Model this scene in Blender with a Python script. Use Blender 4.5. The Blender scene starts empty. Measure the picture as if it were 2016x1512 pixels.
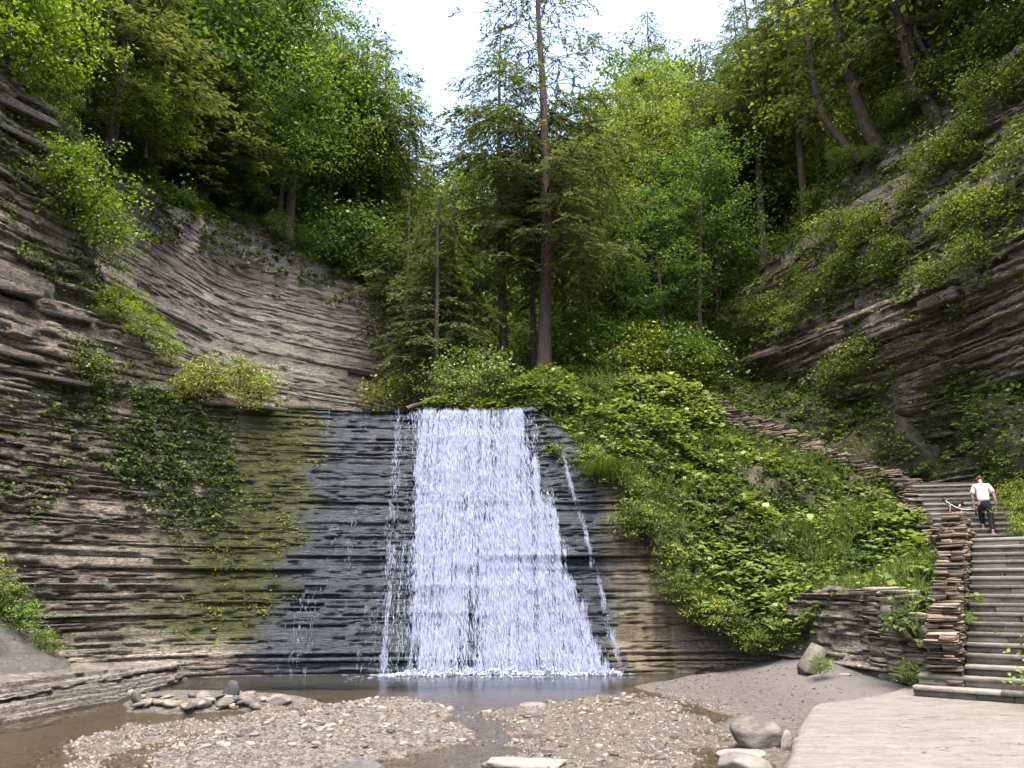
import bpy, bmesh, math, random
import numpy as np
from mathutils import Vector, Matrix

# ------------------------------------------------------------------ camera, sky, sun, exposure
SC = bpy.context.scene
COL = SC.collection
R = math.radians
F, TH, EYE = 1510.0, R(15.0), 2.2
CT, ST = math.cos(TH), math.sin(TH)
cd = bpy.data.cameras.new('camera'); cam = bpy.data.objects.new('camera', cd); COL.objects.link(cam)
cd.sensor_fit = 'HORIZONTAL'; cd.sensor_width = 36.0; cd.lens = 36.0 * F / 2016.0
cd.clip_start = 0.1; cd.clip_end = 2000
cam.location = (0, 0, EYE); cam.rotation_euler = (R(90) + TH, 0, 0)
SC.camera = cam
SUN_EL, SUN_AZ = R(72), R(165)                 # azimuth measured from +Y towards +X
w = bpy.data.worlds.new('World'); SC.world = w; w.use_nodes = True
nt = w.node_tree; nt.nodes.clear()
sky = nt.nodes.new('ShaderNodeTexSky'); sky.sky_type = 'NISHITA'; sky.sun_disc = False
sky.sun_elevation = SUN_EL; sky.sun_rotation = SUN_AZ
sky.dust_density = 7.0; sky.air_density = 1.0; sky.ozone_density = 1.0
bg = nt.nodes.new('ShaderNodeBackground'); bg.inputs['Strength'].default_value = 0.15
wo = nt.nodes.new('ShaderNodeOutputWorld')
nt.links.new(sky.outputs[0], bg.inputs[0]); nt.links.new(bg.outputs[0], wo.inputs[0])
sd = bpy.data.lights.new('sun', 'SUN'); sun = bpy.data.objects.new('sun', sd); COL.objects.link(sun)
sd.energy = 1.1; sd.angle = R(45.0); sd.color = (1.0, 0.96, 0.9)
sv = Vector((math.sin(SUN_AZ) * math.cos(SUN_EL), math.cos(SUN_AZ) * math.cos(SUN_EL), math.sin(SUN_EL)))
sun.rotation_euler = sv.to_track_quat('Z', 'Y').to_euler(); sun.location = sv * 80
SC.view_settings.view_transform = 'Standard'; SC.view_settings.look = 'None'
SC.view_settings.exposure = 2.25; SC.view_settings.gamma = 1.0; SC.view_settings.use_curve_mapping = False

SC.cycles.use_adaptive_sampling = True; SC.cycles.adaptive_threshold = .025
SC.cycles.max_bounces = 5; SC.cycles.diffuse_bounces = 4; SC.cycles.glossy_bounces = 2; SC.cycles.transmission_bounces = 3
SC.cycles.transparent_max_bounces = 6; SC.cycles.caustics_reflective = False; SC.cycles.caustics_refractive = False

# ------------------------------------------------------------------ helpers
def tanv(v): return math.tan(TH + math.atan((756 - v) / F))
def at(u, v, Y):
    """world point seen at photo pixel (u, v) at world depth Y"""
    z = tanv(v) * Y
    d = Y * CT + z * ST
    return np.array(((u - 1008) / F * d, Y, z + EYE))
def gp(u, v, z=0.0):
    return at(u, v, (z - EYE) / tanv(v))

def _h(ix, iy, iz, seed):
    n = (ix * 374761393 + iy * 668265263 + iz * 2147483647 + seed * 1274126177) & 0xffffffff
    n = ((n ^ (n >> 13)) * 1274126177) & 0xffffffff
    n = ((n ^ (n >> 16)) * 2246822519) & 0xffffffff
    return ((n ^ (n >> 15)) & 0xffffff) / float(0xffffff)
def hash1(a, seed=0):
    a = np.asarray(a).astype(np.int64)
    return _h(a, a * 0 + 17, a * 0 + 5, seed)
def hash2(a, b, seed=0):
    a = np.asarray(a).astype(np.int64); b = np.asarray(b).astype(np.int64)
    return _h(a, b, a * 0 + 3, seed)
def noise(x, y=0.0, z=0.0, seed=0):
    x, y, z = np.broadcast_arrays(np.asarray(x, float), np.asarray(y, float), np.asarray(z, float))
    fx, fy, fz = np.floor(x), np.floor(y), np.floor(z)
    ix, iy, iz = fx.astype(np.int64), fy.astype(np.int64), fz.astype(np.int64)
    a, b, c = x - fx, y - fy, z - fz
    a = a * a * (3 - 2 * a); b = b * b * (3 - 2 * b); c = c * c * (3 - 2 * c)
    r = 0
    for dx in (0, 1):
        wx = a if dx else 1 - a
        for dy in (0, 1):
            wy = b if dy else 1 - b
            for dz in (0, 1):
                wz = c if dz else 1 - c
                r = r + wx * wy * wz * _h(ix + dx, iy + dy, iz + dz, seed)
    return r * 2 - 1
def fbm(x, y=0.0, z=0.0, seed=0, o=4):
    s, amp, t = 0, 1.0, 0
    for i in range(o):
        f = 2 ** i
        s = s + amp * noise(np.asarray(x) * f, np.asarray(y) * f, np.asarray(z) * f, seed + i * 7)
        t += amp; amp *= 0.5
    return s / t
def sstep(a, b, x):
    t = np.clip((np.asarray(x, float) - a) / (b - a), 0, 1); return t * t * (3 - 2 * t)
def catmull(P, t):
    P = np.asarray(P, float); n = len(P); t = np.clip(np.asarray(t, float), 0, n - 1 - 1e-9)
    i = np.floor(t).astype(int); f = (t - i)[:, None]
    g = lambda k: P[np.clip(k, 0, n - 1)]
    p0, p1, p2, p3 = g(i - 1), g(i), g(i + 1), g(i + 2)
    return 0.5 * (2 * p1 + (p2 - p0) * f + (2 * p0 - 5 * p1 + 4 * p2 - p3) * f * f + (3 * p1 - p0 - 3 * p2 + p3) * f ** 3)
def resample(P, n):
    """n points evenly spaced by length along a Catmull-Rom curve through P"""
    P = np.asarray(P, float)
    t = np.linspace(0, len(P) - 1, 60 * len(P)); Q = catmull(P, t)
    L = np.concatenate(([0], np.cumsum(np.linalg.norm(np.diff(Q, axis=0), axis=1))))
    tt = np.interp(np.linspace(0, L[-1], n), L, t)
    return tt, L[-1]

def mesh_np(name, V, Fc, mat=None, smooth=False, tint=None):
    """mesh from arrays; Fc (n,3) or (n,4) or a list of such arrays"""
    me = bpy.data.meshes.new(name)
    V = np.asarray(V, np.float32)
    Fs = Fc if isinstance(Fc, list) else [Fc]
    Fs = [np.asarray(f, np.int32) for f in Fs if len(f)]
    me.vertices.add(len(V)); me.vertices.foreach_set('co', V.ravel())
    nl = sum(f.size for f in Fs); npoly = sum(len(f) for f in Fs)
    me.loops.add(nl); me.polygons.add(npoly)
    me.loops.foreach_set('vertex_index', np.concatenate([f.ravel() for f in Fs]))
    tot = np.concatenate([np.full(len(f), f.shape[1], np.int32) for f in Fs])
    st = np.concatenate(([0], np.cumsum(tot)[:-1])).astype(np.int32)
    me.polygons.foreach_set('loop_start', st)
    me.polygons.foreach_set('loop_total', tot)
    if smooth: me.polygons.foreach_set('use_smooth', np.ones(npoly, bool))
    if tint is not None:
        a = me.attributes.new('tint', 'FLOAT', 'POINT'); a.data.foreach_set('value', np.asarray(tint, np.float32))
    me.update(calc_edges=True); me.validate()
    if mat: me.materials.append(mat)
    return me
def link(name, me, parent=None, label=None, cat=None, group=None, kind=None, loc=None, rot=None, scale=None):
    o = bpy.data.objects.new(name, me); COL.objects.link(o)
    if parent: o.parent = parent
    tag(o, label, cat, group, kind)
    if loc is not None: o.location = loc
    if rot is not None: o.rotation_euler = rot
    if scale is not None: o.scale = scale
    return o
def tag(o, label=None, cat=None, group=None, kind=None):
    for k, v in (('label', label), ('category', cat), ('group', group), ('kind', kind)):
        if v: o[k] = v
    return o
def grid_faces(nr, nc, off=0):
    i = np.arange(nr - 1)[:, None] * nc + np.arange(nc - 1)[None, :]
    i = i.ravel() + off
    return np.stack((i, i + 1, i + nc + 1, i + nc), 1)

class Buf:
    """collects geometry for one mesh"""
    def __init__(s): s.V = []; s.F4 = []; s.F3 = []; s.T = []; s.n = 0
    def add(s, V, F4=None, F3=None, tint=0.5):
        V = np.asarray(V, float)
        if F4 is not None and len(F4): s.F4.append(np.asarray(F4) + s.n)
        if F3 is not None and len(F3): s.F3.append(np.asarray(F3) + s.n)
        s.V.append(V); s.T.append(np.broadcast_to(np.asarray(tint, float), (len(V),))); s.n += len(V)
    def mesh(s, name, mat, smooth=False):
        Fs = []
        if s.F4: Fs.append(np.concatenate(s.F4))
        if s.F3: Fs.append(np.concatenate(s.F3))
        return mesh_np(name, np.concatenate(s.V), Fs, mat, smooth, np.concatenate(s.T))
    def tube(s, P, rad, sides=6, tint=0.5, cap=True):
        P = np.asarray(P, float); n = len(P); rad = np.broadcast_to(np.asarray(rad, float), (n,))
        T = np.gradient(P, axis=0); T /= np.linalg.norm(T, axis=1)[:, None] + 1e-9
        ref = np.array((0.31, 0.95, 0.05)) if abs(T[:, 2]).mean() > 0.6 else np.array((0.05, 0.1, 1.0))
        A = np.cross(T, ref); A /= np.linalg.norm(A, axis=1)[:, None] + 1e-9
        B = np.cross(T, A)
        th = np.arange(sides) / sides * 2 * np.pi
        V = P[:, None] + rad[:, None, None] * (np.cos(th)[None, :, None] * A[:, None] + np.sin(th)[None, :, None] * B[:, None])
        i = (np.arange(n - 1)[:, None] * sides + np.arange(sides)[None]).ravel()
        j = (np.arange(n - 1)[:, None] * sides + (np.arange(sides)[None] + 1) % sides).ravel()
        s.add(V.reshape(-1, 3), np.stack((i, j, j + sides, i + sides), 1), tint=tint)
    def leaves(s, C, D, N, l, wd, tint, fold=0.25):
        """kite shaped leaves: centre C, long axis D, normal N"""
        n = len(C)
        if n == 0: return
        D = D / (np.linalg.norm(D, axis=1)[:, None] + 1e-9)
        S = np.cross(N, D); S /= np.linalg.norm(S, axis=1)[:, None] + 1e-9
        Nn = np.cross(D, S)
        l = np.broadcast_to(np.asarray(l, float), (n,))[:, None]; wd = np.broadcast_to(np.asarray(wd, float), (n,))[:, None]
        a = C - D * l * .5; b = C + S * wd * .5 - Nn * wd * fold - D * l * .06
        c = C + D * l * .5 - Nn * l * .12; d = C - S * wd * .5 - Nn * wd * fold - D * l * .06
        V = np.stack((a, b, c, d), 1).reshape(-1, 3)
        s.add(V, np.arange(4 * n).reshape(n, 4), tint=np.repeat(np.broadcast_to(tint, (n,)), 4))

def rnd_unit(rg, n):
    v = rg.normal(size=(n, 3)); return v / np.linalg.norm(v, axis=1)[:, None]

# ------------------------------------------------------------------ materials
def newmat(name):
    m = bpy.data.materials.new(name); m.use_nodes = True
    t = m.node_tree; t.nodes.clear()
    return m, t
class NB:
    def __init__(s, t): s.t = t
    def n(s, ty, **kw):
        nd = s.t.nodes.new(ty)
        for k, v in kw.items(): setattr(nd, k, v)
        return nd
    def set(s, sock, v):
        if hasattr(v, 'is_linked') or isinstance(v, bpy.types.NodeSocket): s.t.links.new(v, sock)
        else: sock.default_value = v
    def pos(s, scale=(1, 1, 1), obj=False):
        g = s.n('ShaderNodeTexCoord').outputs['Object'] if obj else s.n('ShaderNodeNewGeometry').outputs['Position']
        m = s.n('ShaderNodeMapping'); s.t.links.new(g, m.inputs[0]); m.inputs['Scale'].default_value = scale
        return m.outputs[0]
    def noise(s, vec, scale=1.0, detail=5, rough=.6, dist=0.0):
        x = s.n('ShaderNodeTexNoise'); s.t.links.new(vec, x.inputs['Vector'])
        x.inputs['Scale'].default_value = scale; x.inputs['Detail'].default_value = detail
        x.inputs['Roughness'].default_value = rough; x.inputs['Distortion'].default_value = dist
        return x.outputs[0]
    def ramp(s, fac, *stops):
        r = s.n('ShaderNodeValToRGB'); s.t.links.new(fac, r.inputs[0]); e = r.color_ramp.elements
        while len(e) < len(stops): e.new(0.5)
        for k, (p, c) in enumerate(stops):
            e[k].position = p; e[k].color = (*c, 1) if len(c) == 3 else c
        return r.outputs[0]
    def mix(s, f, a, b, mode='MIX'):
        m = s.n('ShaderNodeMix', data_type='RGBA', blend_type=mode)
        s.set(m.inputs[0], f); s.set(m.inputs[6], a if not (isinstance(a, tuple) and len(a) == 3) else (*a, 1))
        s.set(m.inputs[7], b if not (isinstance(b, tuple) and len(b) == 3) else (*b, 1)); return m.outputs[2]
    def math(s, op, a, b=0.0, clamp=False):
        m = s.n('ShaderNodeMath', operation=op, use_clamp=clamp); s.set(m.inputs[0], a); s.set(m.inputs[1], b); return m.outputs[0]
    def mr(s, v, a, b, c=0.0, d=1.0, smooth=True):
        m = s.n('ShaderNodeMapRange', interpolation_type='SMOOTHSTEP' if smooth else 'LINEAR')
        s.set(m.inputs[0], v); m.inputs[1].default_value = a; m.inputs[2].default_value = b
        m.inputs[3].default_value = c; m.inputs[4].default_value = d; return m.outputs[0]
    def attr(s, name): return s.n('ShaderNodeAttribute', attribute_name=name).outputs['Fac']
    def xyz(s):
        g = s.n('ShaderNodeNewGeometry').outputs['Position']; x = s.n('ShaderNodeSeparateXYZ'); s.t.links.new(g, x.inputs[0]); return x.outputs
    def bump(s, h, strength=.5, dist=.05, normal=None):
        b = s.n('ShaderNodeBump'); s.t.links.new(h, b.inputs['Height']); b.inputs['Strength'].default_value = strength
        b.inputs['Distance'].default_value = dist
        if normal: s.t.links.new(normal, b.inputs['Normal'])
        return b.outputs[0]
    def principled(s, color, rough=.8, normal=None, spec=.4, **kw):
        p = s.n('ShaderNodeBsdfPrincipled')
        s.set(p.inputs['Base Color'], color if not (isinstance(color, tuple) and len(color) == 3) else (*color, 1))
        s.set(p.inputs['Roughness'], rough)
        p.inputs['Specular IOR Level'].default_value = spec
        if normal: s.t.links.new(normal, p.inputs['Normal'])
        return p.outputs[0]
    def out(s, sh):
        o = s.n('ShaderNodeOutputMaterial'); s.t.links.new(sh, o.inputs[0])

def mat_shale(name, dark, mid, light, falls=False, moss=0.0, mosscol=(.045, .06, .012), rust=0.15, hard=1.0):
    m, t = newmat(name); b = NB(t)
    p1 = b.pos((.35, .35, 7.0)); p2 = b.pos((2.2, 2.2, 26)); p3 = b.pos((.25, .25, .35)); p4 = b.pos((9, 9, 34))
    n1 = b.noise(p1, 1, 4, .65); n2 = b.noise(p2, 1, 4, .7); n3 = b.noise(p3, 1, 2, .6); n4 = b.noise(p4, 1, 3, .65); seam = b.noise(b.pos((.12, .12, 21)), 1, 3, .75)
    f = b.math('ADD', b.math('MULTIPLY', n1, .55), b.math('MULTIPLY', n2, .45))
    f = b.math('ADD', f, b.math('MULTIPLY', b.math('SUBTRACT', b.attr('tint'), .5), .35))
    col = b.ramp(f, (.30, dark), (.50, mid), (.72, light))
    col = b.mix(b.mr(n3, .52, .70, 0, rust), col, (.22, .11, .045))
    big = b.noise(b.pos((.22, .22, .5)), 1, 4, .7)
    col = b.mix(.8 * hard, col, b.ramp(big, (.36, (.50, .48, .47)), (.5, (.9, .9, .9)), (.66, (1.2, 1.2, 1.2))), 'MULTIPLY')
    grit = b.noise(b.pos((11, 11, 16)), 1, 3, .8)
    col = b.mix(.9 * hard, col, b.ramp(n4, (.34, (.34, .34, .34)), (.5, (.92, .92, .92)), (.66, (1.3, 1.3, 1.3))), 'MULTIPLY')
    col = b.mix(.8 * hard, col, b.ramp(grit, (.36, (.5, .5, .5)), (.5, (1, 1, 1)), (.66, (1.4, 1.4, 1.4))), 'MULTIPLY')
    vd = b.n('ShaderNodeTexVoronoi', feature='DISTANCE_TO_EDGE'); vd.inputs['Scale'].default_value = 1.0
    wv = b.n('ShaderNodeVectorMath', operation='ADD'); t.links.new(b.pos((1.3, 1.3, 11)), wv.inputs[0]); wn = b.n('ShaderNodeTexNoise'); t.links.new(b.pos((.8, .8, 3)), wn.inputs['Vector']); wn.inputs['Detail'].default_value = 1; t.links.new(wn.outputs['Color'], wv.inputs[1])
    t.links.new(wv.outputs[0], vd.inputs['Vector'])
    vd2 = b.n('ShaderNodeTexVoronoi', feature='DISTANCE_TO_EDGE'); t.links.new(b.pos((3.6, 3.6, 34)), vd2.inputs['Vector'])
    crk = b.math('MULTIPLY', b.mr(vd.outputs['Distance'], .0, .07, .55, 1), b.mr(vd2.outputs['Distance'], .0, .10, .72, 1))
    crk = b.math('MULTIPLY', crk, b.mr(seam, .33, .41, .42, 1))
    col = b.mix(1.0, col, b.ramp(crk, (0, (0, 0, 0)), (1, (1, 1, 1))), 'MULTIPLY')
    rough = b.mr(n2, .3, .7, .62, .9)
    if moss:
        up = b.n('ShaderNodeSeparateXYZ'); g = b.n('ShaderNodeNewGeometry'); t.links.new(g.outputs['Normal'], up.inputs[0])
        mk = b.math('MULTIPLY', b.mr(b.noise(b.pos((.5, .5, .5)), 1, 6, .7), .5, .66), moss)
        mk = b.math('MULTIPLY', mk, b.mr(up.outputs[2], -.2, .7, .25, 1))
        col = b.mix(mk, col, mosscol)
    if falls:
        X, Y, Z = b.xyz()
        nn = b.noise(b.pos((.5, .5, 1.2)), 1, 6, .72); nm = b.noise(b.pos((2.6, 2.6, 5)), 1, 7, .8)
        Xm = b.math('ADD', X, b.math('MULTIPLY', b.math('SUBTRACT', nn, .5), 4.2))
        Xm = b.math('ADD', Xm, b.math('MULTIPLY', Z, -.10))
        band = b.math('MULTIPLY', b.mr(Xm, -10.6, -8.6), b.mr(Xm, -7.0, -6.2, 1, 0))
        band = b.math('MULTIPLY', band, b.mr(Z, .5, 1.2)); patch = b.mr(nm, .22, .40, 0, 1)
        mfac = b.math('MULTIPLY', b.math('MULTIPLY', band, patch), .95)
        mc = b.ramp(b.noise(b.pos((3, 3, 12)), 1, 5, .7), (.32, (.010, .015, .002)), (.5, (.038, .052, .004)), (.72, (.105, .125, .009)))
        wet = b.math('MULTIPLY', b.mr(Xm, -7.6, -6.6), b.mr(Xm, 3.0, 3.5, 1, 0))
        wet_sky_col = b.ramp(n2, (.3, (.008, .014, .024)), (.5, (.024, .042, .068)), (.75, (.075, .110, .155)))  # dark wet slate, with the blue of reflected sky mixed into the colour
        col = b.mix(b.math('MULTIPLY', wet, .9), col, wet_sky_col)
        # damp ochre and violet stains right of the water
        st = b.math('MULTIPLY', b.mr(X, 2.4, 3.2), b.mr(X, 4.6, 5.4, 1, 0))
        sn = b.noise(b.pos((2.2, 2.2, .12)), 1, 3, .6)
        stc = b.ramp(sn, (.3, (.07, .06, .02)), (.45, (.22, .17, .07)), (.55, (.36, .30, .21)), (.7, (.18, .155, .165)))
        col = b.mix(b.math('MULTIPLY', st, .6), col, stc)
        col = b.mix(mfac, col, mc)
        rough = b.mix(wet, rough, b.ramp(n4, (.35, (.26, .26, .26)), (.7, (.55, .55, .55))))
    h = b.math('ADD', b.math('ADD', b.math('MULTIPLY', n2, .6), b.math('MULTIPLY', n4, .5)), b.math('MULTIPLY', crk, .9))
    nrm = b.bump(b.math('ADD', h, b.math('MULTIPLY', grit, .4)), 1.0, .12)
    sh_ = b.principled(col, rough, nrm, .45)
    if falls:
        pn = sh_.node; t.links.new(b.math('MULTIPLY', wet, .15), pn.inputs['Coat Weight']); pn.inputs['Coat Roughness'].default_value = .2; t.links.new(nrm, pn.inputs['Coat Normal'])
    b.out(sh_); return m

def mat_leaf(name, dark, mid, light, trans=.35, rough=.5):
    m, t = newmat(name); b = NB(t)
    oi = b.n('ShaderNodeObjectInfo')
    f = b.math('ADD', b.attr('tint'), b.math('MULTIPLY', b.math('SUBTRACT', oi.outputs['Random'], .5), .25))
    col = b.ramp(f, (.1, dark), (.5, mid), (.92, light))
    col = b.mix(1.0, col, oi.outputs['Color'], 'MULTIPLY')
    p = b.principled(col, rough, None, .35)
    tr = b.n('ShaderNodeBsdfTranslucent'); t.links.new(b.mix(1.0, col, (1.25, 1.2, .55), 'MULTIPLY'), tr.inputs[0])
    mx = b.n('ShaderNodeMixShader'); mx.inputs[0].default_value = trans
    t.links.new(p, mx.inputs[1]); t.links.new(tr.outputs[0], mx.inputs[2]); b.out(mx.outputs[0]); return m

def mat_simple(name, c1, c2, scale=(4, 4, 4), rough=.85, bump=.4, dist=.03, det=6, obj=False, tint=.4, spec=.35):
    m, t = newmat(name); b = NB(t)
    n1 = b.noise(b.pos(scale, obj), 1, det, .65); n2 = b.noise(b.pos(tuple(k * 5 for k in scale), obj), 1, 4, .65)
    f = b.math('ADD', b.math('MULTIPLY', n1, .65), b.math('MULTIPLY', n2, .35))
    if tint: f = b.math('ADD', f, b.math('MULTIPLY', b.math('SUBTRACT', b.attr('tint'), .5), tint))
    col = b.ramp(f, (.3, c1), (.7, c2))
    b.out(b.principled(col, rough, b.bump(f, bump, dist), spec)); return m

M = {}
M['wall'] = mat_shale('shale_falls', (.115, .098, .077), (.35, .303, .24), (.62, .55, .45), falls=True, moss=.35)
M['upper'] = mat_shale('shale_upper', (.16, .14, .12), (.47, .42, .36), (.75, .69, .60), moss=.15, rust=.3, hard=.55)
M['right'] = mat_shale('shale_right', (.125, .104, .08), (.42, .35, .275), (.72, .62, .51), moss=.7, mosscol=(.05, .06, .018), rust=.3)
M['ledge'] = mat_shale('shale_ledge', (.085, .072, .062), (.25, .22, .195), (.46, .42, .38), moss=.25, rust=.1)
M['maple'] = mat_leaf('leaf_broad', (.030, .056, .014), (.078, .130, .028), (.16, .215, .05), .52)
M['hemlock'] = mat_leaf('leaf_needle', (.028, .044, .017), (.066, .092, .034), (.125, .150, .06), .42, .6)
M['cover'] = mat_leaf('leaf_cover', (.030, .054, .014), (.095, .145, .030), (.23, .285, .075), .35, .42)
M['lime'] = mat_leaf('leaf_lime', (.06, .11, .010), (.14, .22, .018), (.27, .34, .04), .45, .45)
M['grass'] = mat_leaf('leaf_grass', (.03, .05, .010), (.085, .13, .02), (.20, .24, .06), .35, .5)
M['bark'] = mat_simple('bark', (.022, .017, .013), (.10, .080, .064), (7, 7, 1.6), .95, .8, .05, obj=True)
M['barkred'] = mat_simple('bark_red', (.022, .016, .012), (.10, .072, .053), (7, 7, 1.6), .95, .8, .05, obj=True)
M['soil'] = mat_simple('soil', (.022, .020, .013), (.085, .075, .045), (1.2, 1.2, 1.2), .95, .7, .08, tint=0)
M['scree'] = mat_simple('scree', (.06, .056, .052), (.24, .22, .205), (9, 9, 14), .9, .8, .05)
M['moss'] = mat_leaf('leaf_moss', (.026, .034, .004), (.085, .098, .008), (.19, .20, .02), .2, .8)
# ------------------------------------------------------------------ bedded cliffs
SHEETS = {}
class Cliff:
    def __init__(s, name, levels, ztop, back, zbot, zmax, mat, seed, ds=.07, thick=.11, relief=1.0, block=1.0, zfine=99., warp=0.0, rug=0.0, left_rough=False):
        rg = np.random.default_rng(seed)
        mid = levels[len(levels) // 2][1]
        n0 = 400; tt, L = resample(mid, n0); ns = int(L / ds); tt, L = resample(mid, ns)
        arc = np.linspace(0, L, ns)
        zl = np.array([l[0] for l in levels]); XY = np.stack([catmull(l[1], tt) for l in levels])  # levels,ns,2
        zt = catmull(np.array(ztop, float)[:, None], tt)[:, 0] + .35 * fbm(arc * .5, seed=seed + 3) * (np.array(catmull(np.array(back, float)[:, None], tt)[:, 0]) > .06)
        bk = catmull(np.array(back, float)[:, None], tt)[:, 0]
        T = np.gradient(XY[len(levels) // 2], axis=0); T /= np.linalg.norm(T, axis=1)[:, None]
        NO = np.stack((T[:, 1], -T[:, 0]), 1)
        zs = [zbot]
        while zs[-1] < zmax:
            t = thick * math.exp(rg.normal(0, .6)); t = min(max(t, .025), .40)
            if rg.random() < .04: t *= 2.2
            if zs[-1] > zfine: t *= 2.0
            if zs[-1] > max(ztop): t = .45
            zs.append(zs[-1] + t)
        nb = len(zs) - 1
        off = rg.normal(0, .020, nb) + .04 * noise(np.arange(nb) * .23, seed=seed + 40); strong = rg.random(nb) < .09
        off = off + strong * rg.uniform(.04, .13, nb)
        deep = rg.random(nb) < .09; off = off - deep * rg.uniform(.04, .14, nb)
        ltone = np.clip(.5 + rg.normal(0, .17, nb) + strong * .22 - deep * .22, 0, 1)
        rows = []; tints = []; shift = 0
        big = .18 * fbm(arc * .22, 0, 0, seed, 3)
        for k in range(nb):
            z0, z1 = zs[k], zs[k + 1]; zm = .5 * (z0 + z1)
            th = z1 - z0
            XYk = np.stack([np.interp(zm, zl, XY[:, :, 0][:, i]) for i in range(0)]) if 0 else None
            j = int(np.clip(np.searchsorted(zl, zm) - 1, 0, len(zl) - 2)); a = (zm - zl[j]) / (zl[j + 1] - zl[j])
            B = XY[j] * (1 - a) + XY[j + 1] * a
            if k % 9 == 0: shift = rg.uniform(0, 100)
            bl = block * (.25 + 3.2 * th) * rg.uniform(.7, 1.6)
            ph = arc / bl + .8 * noise(arc * .9 / bl, k * 1.7, seed=seed) + k * 13.7
            cell = np.floor(ph)
            hb = hash2(cell, np.full_like(cell, k), seed)
            blk = (hb - .5) * (.035 + .28 * th) * 1.4
            miss = (hash2(cell, np.full_like(cell, k), seed + 9) < .05) * -(.05 + .3 * th)
            var = .07 * fbm(arc * .5, zm * .5, k * .03, seed + 2, 5) + .03 * np.round(2.2 * fbm(arc * .8 + 40, zm * 1.5, seed=seed + 5, o=3)) / 2.2
            o = relief * (off[k] * np.clip(.55 + 1.3 * noise(arc * .30, k * 2.1, seed=seed + 8), 0, 1.5) + blk + miss + var) + big * (.55 + .25 * noise(zm * .3, seed=seed))
            if rug:
                rr_ = fbm(arc * .16 + 11, zm * .30, seed=seed + 60, o=3) + .25 * np.round(3 * noise(arc * .35, zm * .8, seed=seed + 61)) / 3
                o = o + rug * rr_
            o = o + .035 * relief * noise(arc * 5, k * 5.1, seed=seed + 6)
            dz = warp * fbm(arc * .08, 3.3, seed=seed + 4, o=2)
            if left_rough:
                lr = sstep(-9.3, -12, B[:, 0]); o = o + lr * (.16 * np.round(3 * fbm(arc * .55, zm * 1.1, seed=seed + 70, o=3)) / 3 + 1.6 * blk + .10 * fbm(arc * 1.6, zm * 2.2, seed=seed + 71, o=3))
            tn = np.clip(ltone[k] + (hb - .5) * .35, 0, 1)
            for zz in (z0 + .004, z1 - .004):
                z = zz + dz
                exc = np.maximum(z - zt, 0)
                inn = exc * (1.1 - .3 * bk) - (exc > 0) * .0
                P = B + NO * (o * np.where(exc > 0, np.exp(-exc * 1.5), 1) - inn)[:, None]
                zf = np.where(exc > 0, zt + exc * bk + .12 * fbm(P[:, 0] * .8, P[:, 1] * .8, seed=seed) * (bk > .02), z)
                rows.append(np.column_stack((P, zf))); tints.append(tn)
        s.V = np.stack(rows); s.arc = arc; s.NO = NO; s.zs = zs
        nr, nc = s.V.shape[:2]
        me = mesh_np(name, s.V.reshape(-1, 3), grid_faces(nr, nc), mat, False, np.concatenate(tints))
        s.o = link(name, me, kind='structure'); SHEETS[name] = s
    def front(s, X, z):
        """Y of the face at world X and height z (falls section)"""
        X = np.asarray(X, float); z = np.asarray(z, float); out = np.zeros_like(X)
        zr = np.repeat(s.zs, 2)[1:-1]; r = np.clip(np.searchsorted(s.zs, z) - 1, 0, len(s.zs) - 2) * 2
        for k in np.unique(r):
            m = r == k; row = s.V[k]; sel = (row[:, 0] > -12.5) & (row[:, 0] < 7.0) & (row[:, 1] > 18)
            o = np.argsort(row[sel, 0]); out[m] = np.interp(X[m], row[sel, 0][o], row[sel, 1][o])
        return out

def mk(*p): return [tuple(q) for q in p]
base0 = mk((-16,4),(-14.5,10),(-12.6,15),(-11.6,17.8),(-10.2,20),(-8,21.3),(-5.5,21.8),(-3,22.0),(0,22.1),(2.6,22.1),(3.8,22.2),(5.3,22.4),(6.8,22.0),(7.6,18.6),(8.3,15.4))
top0 = mk((-17.5,4),(-15.8,10),(-13.8,15.5),(-12.8,18.6),(-11.3,21.3),(-8.9,23.4),(-5.9,24.4),(-3.2,24.7),(-.6,24.7),(.9,24.5),(3.0,24.2),(5.0,24),(6.6,23.6),(7.9,20),(9.2,16.8))
topz = mk((-18.5,4),(-16.8,10),(-15,16),(-14,19.5),(-12.6,22.4),(-9.6,25),(-6.2,26),(-3.4,26.2),(-.9,26),(.5,25.6),(2.8,25),(4.9,24.8),(6.5,24.3),(8.2,21),(9.8,17.8))
def lerpl(a, b, t, dy=0): return [(p[0]*(1-t)+q[0]*t, p[1]*(1-t)+q[1]*t+dy) for p, q in zip(a, b)]
low = Cliff('lower_cliff', [(-.6, lerpl(base0, top0, -.10)), (.25, lerpl(base0, top0, -.03)), (.9, lerpl(base0, top0, .10)), (7.86, top0), (17, topz)],
            [18, 18, 17.2, 16, 10.0, 8.0, 7.86, 7.84, 7.84, 7.84, 5.2, 2.9, 1.7, 2.3, 1.4], [.5, .5, .5, .5, .35, .05, 0, 0, 0, 0, -.7, -.7, -.7, -.7, -.7],
            -.6, 18, M['wall'], 11, ds=.11, thick=.046, relief=.85, zfine=8.2, rug=.05, left_rough=True)
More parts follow.
